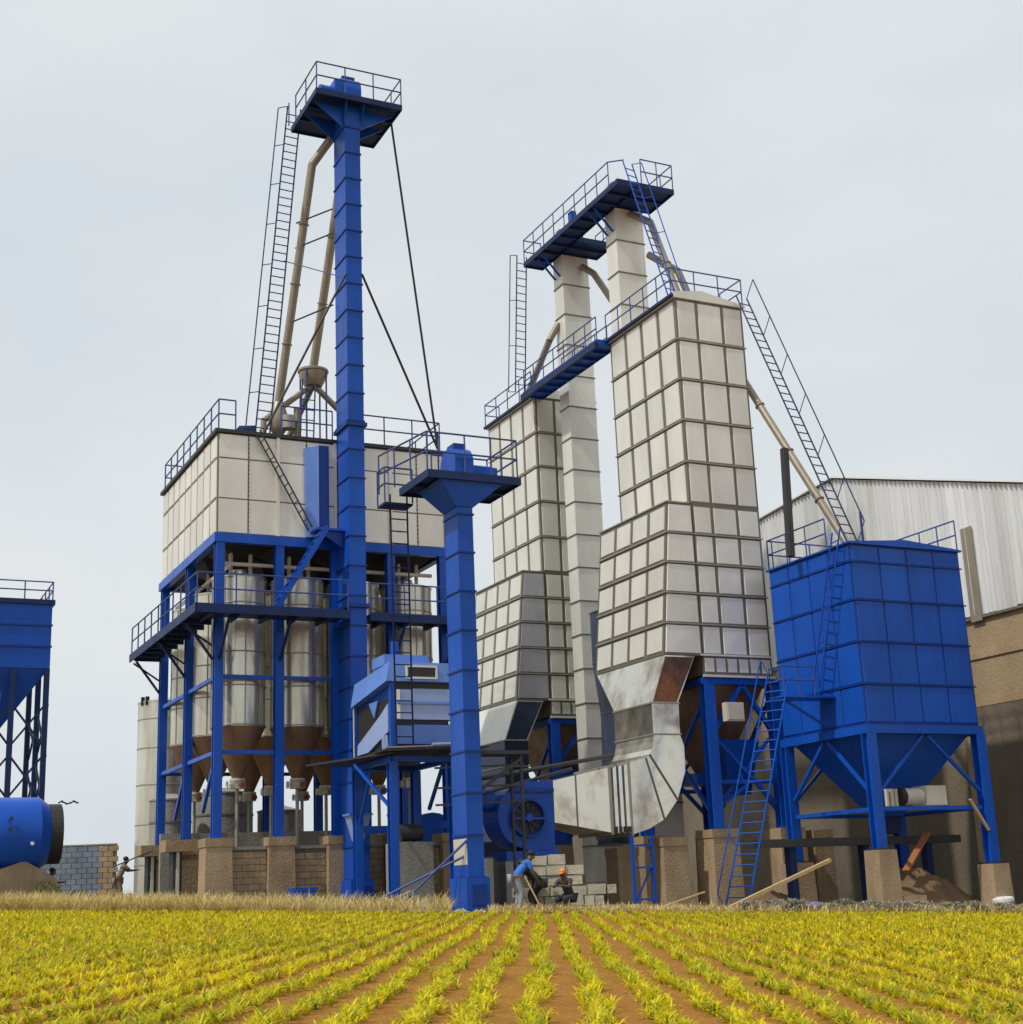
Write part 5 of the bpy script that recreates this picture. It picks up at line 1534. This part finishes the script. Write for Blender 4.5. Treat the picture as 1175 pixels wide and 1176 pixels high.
def person(x, y, face, label, shirt, trousers, hair, lean=0.0, crouch=0.0, arms='down', scale=1.0, hat=None):
    """standing figure facing 'face' (radians, world); lean bends at the hips, crouch folds the knees"""
    zg = gxy(x, y)
    root = bpy.data.objects.new('person', None)
    COL.objects.link(root)
    root.location = (x, y, zg)
    root.rotation_euler = (0, 0, face)
    root.scale = (scale,) * 3
    tag(root, label, 'person', 'people working round the plant')
    # +y is forward here
    hipz = 0.92 - 0.48 * crouch
    hipy = -0.18 * crouch - 0.12 * lean
    hip = Vector((0, hipy, hipz))
    d = Vector((0, math.sin(lean), math.cos(lean)))
    nrm = Vector((0, math.cos(lean), -math.sin(lean)))
    at = lambda k, s=0, f=0: hip + d * k + Vector((s, 0, 0)) + nrm * f
    pts, ed = [], []

    def add(p, r_, prev=None, r2=None):
        pts.append((*p, r_, r2 or r_))
        if prev is not None: ed.append((prev, len(pts) - 1))
        return len(pts) - 1
    h = add(hip, 0.15, None, 0.11)
    w = add(at(0.2), 0.13, h, 0.095)
    c = add(at(0.4), 0.15, w, 0.11)
    nb = add(at(0.53), 0.085, c)
    nk = add(at(0.60, 0, 0.015), 0.055, nb)
    hd = Vector((0, math.sin(lean * 0.6), math.cos(lean * 0.6)))
    p0 = at(0.60, 0, 0.015)
    h1 = add(p0 + hd * 0.10, 0.085, nk, 0.095)
    h2 = add(p0 + hd * 0.19, 0.085, h1, 0.10)
    add(p0 + hd * 0.25, 0.05, h2, 0.06)
    nose = p0 + hd * 0.11 + Vector((0, math.cos(lean * 0.6), -math.sin(lean * 0.6))) * 0.12
    add(nose, 0.018, h1)
    arm_pts, leg_pts = [], []
    for s in (-1, 1):
        sh = add(at(0.50, s * 0.18), 0.062, nb)
        if arms == 'down':
            el = at(0.50, s * 0.22) + Vector((0, 0.08, -0.28)); wr = el + Vector((-s * 0.03, 0.16, -0.22))
        elif arms == 'forward':
            el = at(0.50, s * 0.24) + Vector((0, 0.2, -0.16)); wr = el + Vector((-s * 0.1, 0.23, 0.02))
        e = add(el, 0.045, sh); wv = add(wr, 0.032, e)
        dd = (wr - el).normalized()
        pm = add(wr + dd * 0.06, 0.036, wv, 0.018)
        for k in range(4):
            off = Vector((s * 0.0, 0, 0)) + Vector((0, 0.018 * (k - 1.5), 0)) + Vector((0.006 * (k - 1.5), 0, 0))
            q1 = wr + dd * 0.10 + off
            f1 = add(q1, 0.010, pm)
            add(q1 + dd * (0.045 + 0.01 * (k in (1, 2))) + Vector((-s * 0.02, 0.0, -0.01)), 0.008, f1)
        th = add(wr + dd * 0.06 + Vector((-s * 0.03, 0.03, 0)), 0.011, pm)
        add(wr + dd * 0.10 + Vector((-s * 0.035, 0.045, 0)), 0.009, th)
        arm_pts.append((at(0.50, s * 0.18), el, wr))
        hj = Vector((s * 0.10, hipy, hipz - 0.03))
        kn = Vector((s * 0.13, hipy * 0.2 + 0.06 + 0.34 * crouch, 0.49 - 0.10 * crouch))
        an = Vector((s * 0.13, -0.03, 0.09))
        j1 = add(hj, 0.095, h); j2 = add(kn, 0.062, j1); j3 = add(an, 0.045, j2)
        add(Vector((s * 0.14, 0.14, 0.035)), 0.04, j3, 0.03)
        leg_pts.append((hj, kn, an))
    chain_mesh('body', pts, ed, SKIN, root)
    # clothes
    sp_ = [(*at(-0.04), 0.175, 0.14), (*at(0.2), 0.155, 0.12), (*at(0.4), 0.172, 0.135), (*at(0.51), 0.10, 0.10)]
    se = [(0, 1), (1, 2), (2, 3)]
    for sh, el, wr in arm_pts:
        k = len(sp_)
        sp_ += [(*sh, 0.082, 0.082), (*(sh + (el - sh) * 0.75), 0.065, 0.065)]
        se += [(3, k), (k, k + 1)]
    chain_mesh('shirt', sp_, se, shirt, root)
    tp = [(*at(0.0), 0.168, 0.135)]
    te = []
    for hj, kn, an in leg_pts:
        k = len(tp)
        tp += [(*hj, 0.11, 0.11), (*kn, 0.082, 0.082), (*(an + Vector((0, 0, 0.03))), 0.07, 0.07)]
        te += [(0, k), (k, k + 1), (k + 1, k + 2)]
    chain_mesh('trousers', tp, te, trousers, root)
    fw = Vector((0, math.cos(lean * 0.6), -math.sin(lean * 0.6)))
    hc = p0 + hd * 0.19 - fw * 0.02
    def blob(name, c, rx, ry, rz_, mat):
        ex, ey, ez = Vector((1, 0, 0)), fw, hd
        rings = []
        for j in range(9):
            th = -math.pi / 2 + math.pi * j / 8
            ct, st_ = max(0.04, math.cos(th)), math.sin(th)
            rings.append([c + ex * rx * ct * math.cos(R(30 * i)) + ey * ry * ct * math.sin(R(30 * i)) + ez * rz_ * st_ for i in range(12)])
        o = bpy.data.objects.new(name, mesh_of(name, G().loft(rings), mat, smooth=True))
        COL.objects.link(o); o.parent = root
    blob('cap' if hat else 'hair', hc - hd * 0.005, 0.098, 0.108, 0.088, hat or hair)
    if hat:
        blob('cap_peak', hc + fw * 0.11 - hd * 0.015, 0.07, 0.075, 0.012, hat)
    for s in (-1, 1):
        g = G()
        cpt = p0 + hd * 0.125 + fw * 0.088 + Vector((s * 0.034, 0, 0))
        g.tube(cpt, cpt + fw * 0.012, 0.012, 8)
        me = mesh_of('eye', g, BLACK)
        o = bpy.data.objects.new('eye', me); COL.objects.link(o); o.parent = root
    return root


person(-0.22, 39.6, R(-70), 'person in a bright blue shirt bending over a tool beside the short elevator foot', SHIRT_B, TROU, HAIR, lean=0.75, arms='down')
person(0.22, 39.9, R(60), 'person in dark clothes stooping next to the one in the blue shirt', SHIRT_D, SHIRT_D, HAIR, lean=0.9, crouch=0.25, arms='down')
person(1.02, 39.3, R(150), 'person with an orange cap crouching low before the stacked blocks', SHIRT_D, SHIRT_D, HAIR, lean=0.55, crouch=1.0, arms='forward', hat=ORANGE, scale=0.95)
person(-14.7, 53.4, R(-60), 'person in a khaki shirt leaning on a pole by the left tank', SHIRT_K, SHIRT_K, HAIR, lean=0.4, arms='forward')
person(-16.2, 50.2, R(-80), 'person in a white shirt low in the weeds in front of the boundary wall', SHIRT_W, SHIRT_D, HAIR, lean=0.45, crouch=0.9, arms='forward')


def wstick(name, a, b, r_, mat, label, cat):
    g = G().tube((0, 0, 0), Vector(b) - Vector(a), r_, 8)
    o = bpy.data.objects.new(name, mesh_of(name, g, mat))
    COL.objects.link(o)
    o.location = a
    return tag(o, label, cat)


wstick('shovel_handle', (-0.05, 39.35, gxy(0, 39.35) + 0.95), (0.38, 39.25, gxy(0, 39.25) + 0.05), 0.022, WOOD, 'wooden tool handle held by the person in the blue shirt', 'tool')
wstick('long_pole', (-14.9, 53.1, gxy(-14.7, 53.2) + 1.35), (-13.4, 53.0, gxy(-13.4, 53) + 1.95), 0.025, DARK, 'thin dark pole held by the person in the khaki shirt', 'pole')

def rubble():
    g = G()
    for _ in range(900):
        x = rng.uniform(-12, 13); y = 38.4 + abs(rng.normal(0, 3.0))
        r_ = rng.uniform(0.03, 0.11)
        zg_ = gxy(x, y)
        c = Vector((x, y, zg_ + r_ * 0.3))
        k = lambda: r_ * rng.uniform(0.6, 1.2)
        g._add([c + Vector((k(), 0, 0)), c + Vector((-k(), 0, 0)), c + Vector((0, k(), 0)), c + Vector((0, -k(), 0)), c + Vector((0, 0, k() * 0.8)), c + Vector((0, 0, -k() * 0.8))],
               [(0, 2, 4), (2, 1, 4), (1, 3, 4), (3, 0, 4), (2, 0, 5), (1, 2, 5), (3, 1, 5), (0, 3, 5)])
    o = bpy.data.objects.new('rubble', mesh_of('rubble', g, BLOCKM))
    COL.objects.link(o)
    tag(o, 'small pale stones and rubble scattered over the dusty yard', 'rubble', kind='stuff')


rubble()
for k, (a, b, nm) in enumerate((((-4.3, 40.6), (-3.2, 40.9), 'left of the machine stand'), ((-1.9, 41.0), (-1.0, 40.7), 'just right of the short elevator foot'), ((3.4, 41.4), (4.9, 41.0), 'in front of the duct mouth piers'))):
    za, zb_ = gxy(*a) + 0.05, gxy(*b) + 0.55
    g = G().beam((0, 0, 0), (b[0] - a[0], b[1] - a[1], zb_ - za), 0.16, 0.04)
    o = bpy.data.objects.new('scrap_board', mesh_of('scrap_board', g, WOOD))
    COL.objects.link(o); o.location = (*a, za)
    tag(o, 'weathered scrap board propped on the ground %s' % nm, 'board', 'scrap boards in the yard')

# ------------------------------------------------------------------ vegetation
def blades_mesh(name, bases, mat, n_leaf=(5, 7), length=(0.16, 0.28), width=0.022, seg=3, arch=1.0, lean=0.5):
    """many small arching leaves, all as real strips; bases: (N,3)"""
    bases = np.asarray(bases, float)
    idx = np.repeat(np.arange(len(bases)), rng.integers(n_leaf[0], n_leaf[1] + 1, len(bases)))
    N = len(idx)
    b = bases[idx]
    az = rng.uniform(0, 2 * np.pi, N)
    Ln = rng.uniform(length[0], length[1], N)
    w = width * rng.uniform(0.7, 1.25, N)
    e0 = rng.uniform(1.05, 1.5, N) - lean * rng.random(N) * 0.6     # starting elevation
    dv_ = arch * rng.uniform(0.35, 1.0, N)                            # how far it bends over
    dirx, diry = np.cos(az), np.sin(az)
    sx, sy = -diry, dirx
    P = b.copy()
    P[:, 0] += rng.normal(0, 0.006, N); P[:, 1] += rng.normal(0, 0.006, N)
    P[:, 2] += Ln * 0.25 * rng.random(N)
    rows = []
    for k in range(seg + 1):
        tt = k / seg
        ww = w * (0.55 + 0.9 * tt) * (1 - tt ** 2.2) if k < seg else w * 0.05
        ww = np.maximum(ww, w * 0.05)
        rows.append(np.stack([P[:, 0] - sx * ww, P[:, 1] - sy * ww, P[:, 2]], 1))
        rows.append(np.stack([P[:, 0] + sx * ww, P[:, 1] + sy * ww, P[:, 2]], 1))
        el = e0 - dv_ * 2.1 * tt
        st = Ln / seg
        P = P + np.stack([dirx * np.cos(el) * st, diry * np.cos(el) * st, np.sin(el) * st], 1)
    V = np.stack(rows, 1)                       # N, 2*(seg+1), 3
    m_ = 2 * (seg + 1)
    base = np.arange(N)[:, None] * m_
    quads = []
    for k in range(seg):
        quads.append(np.stack([base[:, 0] + 2 * k, base[:, 0] + 2 * k + 1, base[:, 0] + 2 * k + 3, base[:, 0] + 2 * k + 2], 1))
    F = np.stack(quads, 1).reshape(-1, 4)
    V = V.reshape(-1, 3)
    me = bpy.data.meshes.new(name)
    me.vertices.add(len(V)); me.vertices.foreach_set('co', V.astype(np.float32).ravel())
    me.loops.add(F.size); me.loops.foreach_set('vertex_index', F.astype(np.int32).ravel())
    me.polygons.add(len(F))
    me.polygons.foreach_set('loop_start', np.arange(0, F.size, 4, dtype=np.int32))
    me.polygons.foreach_set('loop_total', np.full(len(F), 4, dtype=np.int32))
    me.polygons.foreach_set('use_smooth', np.ones(len(F), dtype=bool))
    me.materials.append(mat)
    me.update(calc_edges=True)
    me.validate()
    return me


def field():
    SP = 0.39
    kx = 0.0098
    bases = []
    i0 = -75
    for i in range(i0, 76):
        x0 = 0.03 + SP * i
        y = 6.0 + rng.random() * 0.1
        while y < 37.9:
            x = x0 + kx * (y - 9.5) + rng.normal(0, 0.040) + 0.04 * math.sin(y * 0.5 + i * 1.3) + 0.03 * math.sin(y * 2.3 + i * 4.1)
            if abs(x) < 0.37 * y + 1.4 and rng.random() > 0.04:
                bases.append((x, y + rng.normal(0, 0.02), gxy(x, y) - 0.01))
            y += 0.018 + 0.0026 * y
    B = np.array(bases)
    inview = np.abs(B[:, 0]) < 0.36 * B[:, 1]
    d = np.where(inview & (B[:, 1] > 9.3), B[:, 1], 999)
    order = np.argsort(d)
    near = set(order[:300].tolist())
    variants = [blades_mesh('maize_plant', [(0, 0, 0)], MAIZE, (9, 12), (0.08, 0.15), 0.0085, 4, arch=1.1) for _ in range(10)]
    for k in near:
        o = bpy.data.objects.new('maize_plant', variants[int(rng.integers(0, 10))])
        COL.objects.link(o)
        o.location = B[k]
        o.rotation_euler = (0, 0, rng.random() * 6.28)
        s = rng.uniform(0.8, 1.15)
        o.scale = (s, s, s)
        tag(o, 'young yellow-green maize plant in the nearest ends of the crop rows', 'maize plant', 'maize plants nearest the camera')
    rest = np.array([i for i in range(len(B)) if i not in near])
    dd = B[rest][:, 1]
    a, b = rest[dd < 16], rest[dd >= 16]
    m1 = blades_mesh('maize_crop', B[a], MAIZE, (8, 11), (0.08, 0.15), 0.0085, 3, arch=1.1)
    o = bpy.data.objects.new('maize_crop', m1); COL.objects.link(o)
    tag(o, 'rows of young yellow-green maize in the near half of the field', 'maize crop', kind='stuff')
    m2 = blades_mesh('maize_crop', B[b], MAIZE, (5, 7), (0.08, 0.155), 0.0125, 2, arch=1.05)
    o = bpy.data.objects.new('maize_crop', m2); COL.objects.link(o)
    tag(o, 'rows of young yellow-green maize in the far half of the field', 'maize crop', kind='stuff')


field()


def grass():
    pts = []
    for _ in range(7000):
        x = rng.uniform(-21, -2.0)
        y = 37.5 + abs(rng.normal(0, 2.4))
        if rng.random() < 0.25 + 0.75 * min(1, max(0, -3.0 - x) / 8):
            pts.append((x, y, gxy(x, y) - 0.02))
    me = blades_mesh('dry_grass', pts, STRAW, (4, 7), (0.16, 0.60), 0.011, 3, arch=0.6, lean=0.7)
    o = bpy.data.objects.new('dry_grass', me); COL.objects.link(o)
    tag(o, 'fringe of dry straw coloured grass along the far edge of the field', 'grass', kind='stuff')
    pts = []
    for _ in range(2600):
        x = rng.uniform(-1.0, 18)
        y = 38.0 + abs(rng.normal(0, 1.0))
        pts.append((x, y, gxy(x, y) - 0.02))
    me = blades_mesh('dry_grass', pts, STRAW, (3, 5), (0.14, 0.34), 0.012, 3, arch=0.7, lean=0.8)
    o = bpy.data.objects.new('dry_grass', me); COL.objects.link(o)
    tag(o, 'thin low dry grass where the field meets the right half of the yard', 'grass', kind='stuff')


grass()


def shrub(x, y, w, h, mat, label, group):
    zg = gxy(x, y)
    root = bpy.data.objects.new('shrub', None)
    COL.objects.link(root)
    root.location = (x, y, zg)
    tag(root, label, 'shrub', group)
    n = 260
    pts = []
    for _ in range(n):
        a = rng.uniform(0, 6.28); r_ = math.sqrt(rng.random()); z = rng.random()
        rr = r_ * w * math.sqrt(max(0.05, 1 - z * z * 0.9)) * (1 + 0.25 * math.sin(3 * a + x))
        pts.append((math.cos(a) * rr, math.sin(a) * rr * 0.7, z * h * 0.85))
    me = blades_mesh('leaves', pts, mat, (5, 8), (0.05, 0.11), 0.013, 2, arch=1.0, lean=1.6)
    o = bpy.data.objects.new('leaves', me); COL.objects.link(o); o.parent = root
    g = G()
    for k in range(5):
        a = 1.256 * k
        g.tube((0, 0, -0.05), (math.cos(a) * w * 0.5, math.sin(a) * w * 0.35, h * 0.6), 0.012, 5, r2=0.005)
    o = bpy.data.objects.new('stems', mesh_of('stems', g, EARTH)); COL.objects.link(o); o.parent = root


for k in range(13):
    x = 5.6 + k * 0.66 + rng.uniform(-0.2, 0.2)
    w = rng.uniform(0.4, 0.62)
    nm = ['first', 'second', 'third', 'fourth', 'fifth', 'sixth', 'seventh', 'eighth', 'ninth', 'tenth', 'eleventh', 'twelfth', 'thirteenth'][k]
    shrub(x, 38.6 + rng.uniform(-0.2, 0.5), w, rng.uniform(0.24, 0.42), SHRUB, 'low shrub greyed to imitate haze at the right field edge, %s from the left' % nm, 'haze-grey shrubs at the field edge')
for k, (x, y, w, h, nm) in enumerate(((-15.6, 48.0, 0.8, 0.95, 'largest, below the drum flange'), (-14.4, 47.5, 0.6, 0.6, 'right of the largest weed'), (-16.9, 46.5, 0.6, 0.6, 'under the drum cradle'), (-18.4, 46.0, 0.6, 0.55, 'nearest the left edge'))):
    shrub(x, y, w, h, WEED, 'green-brown weed clump in the dry grass, %s' % nm, 'weed clumps at left')

bpy.context.view_layer.update()
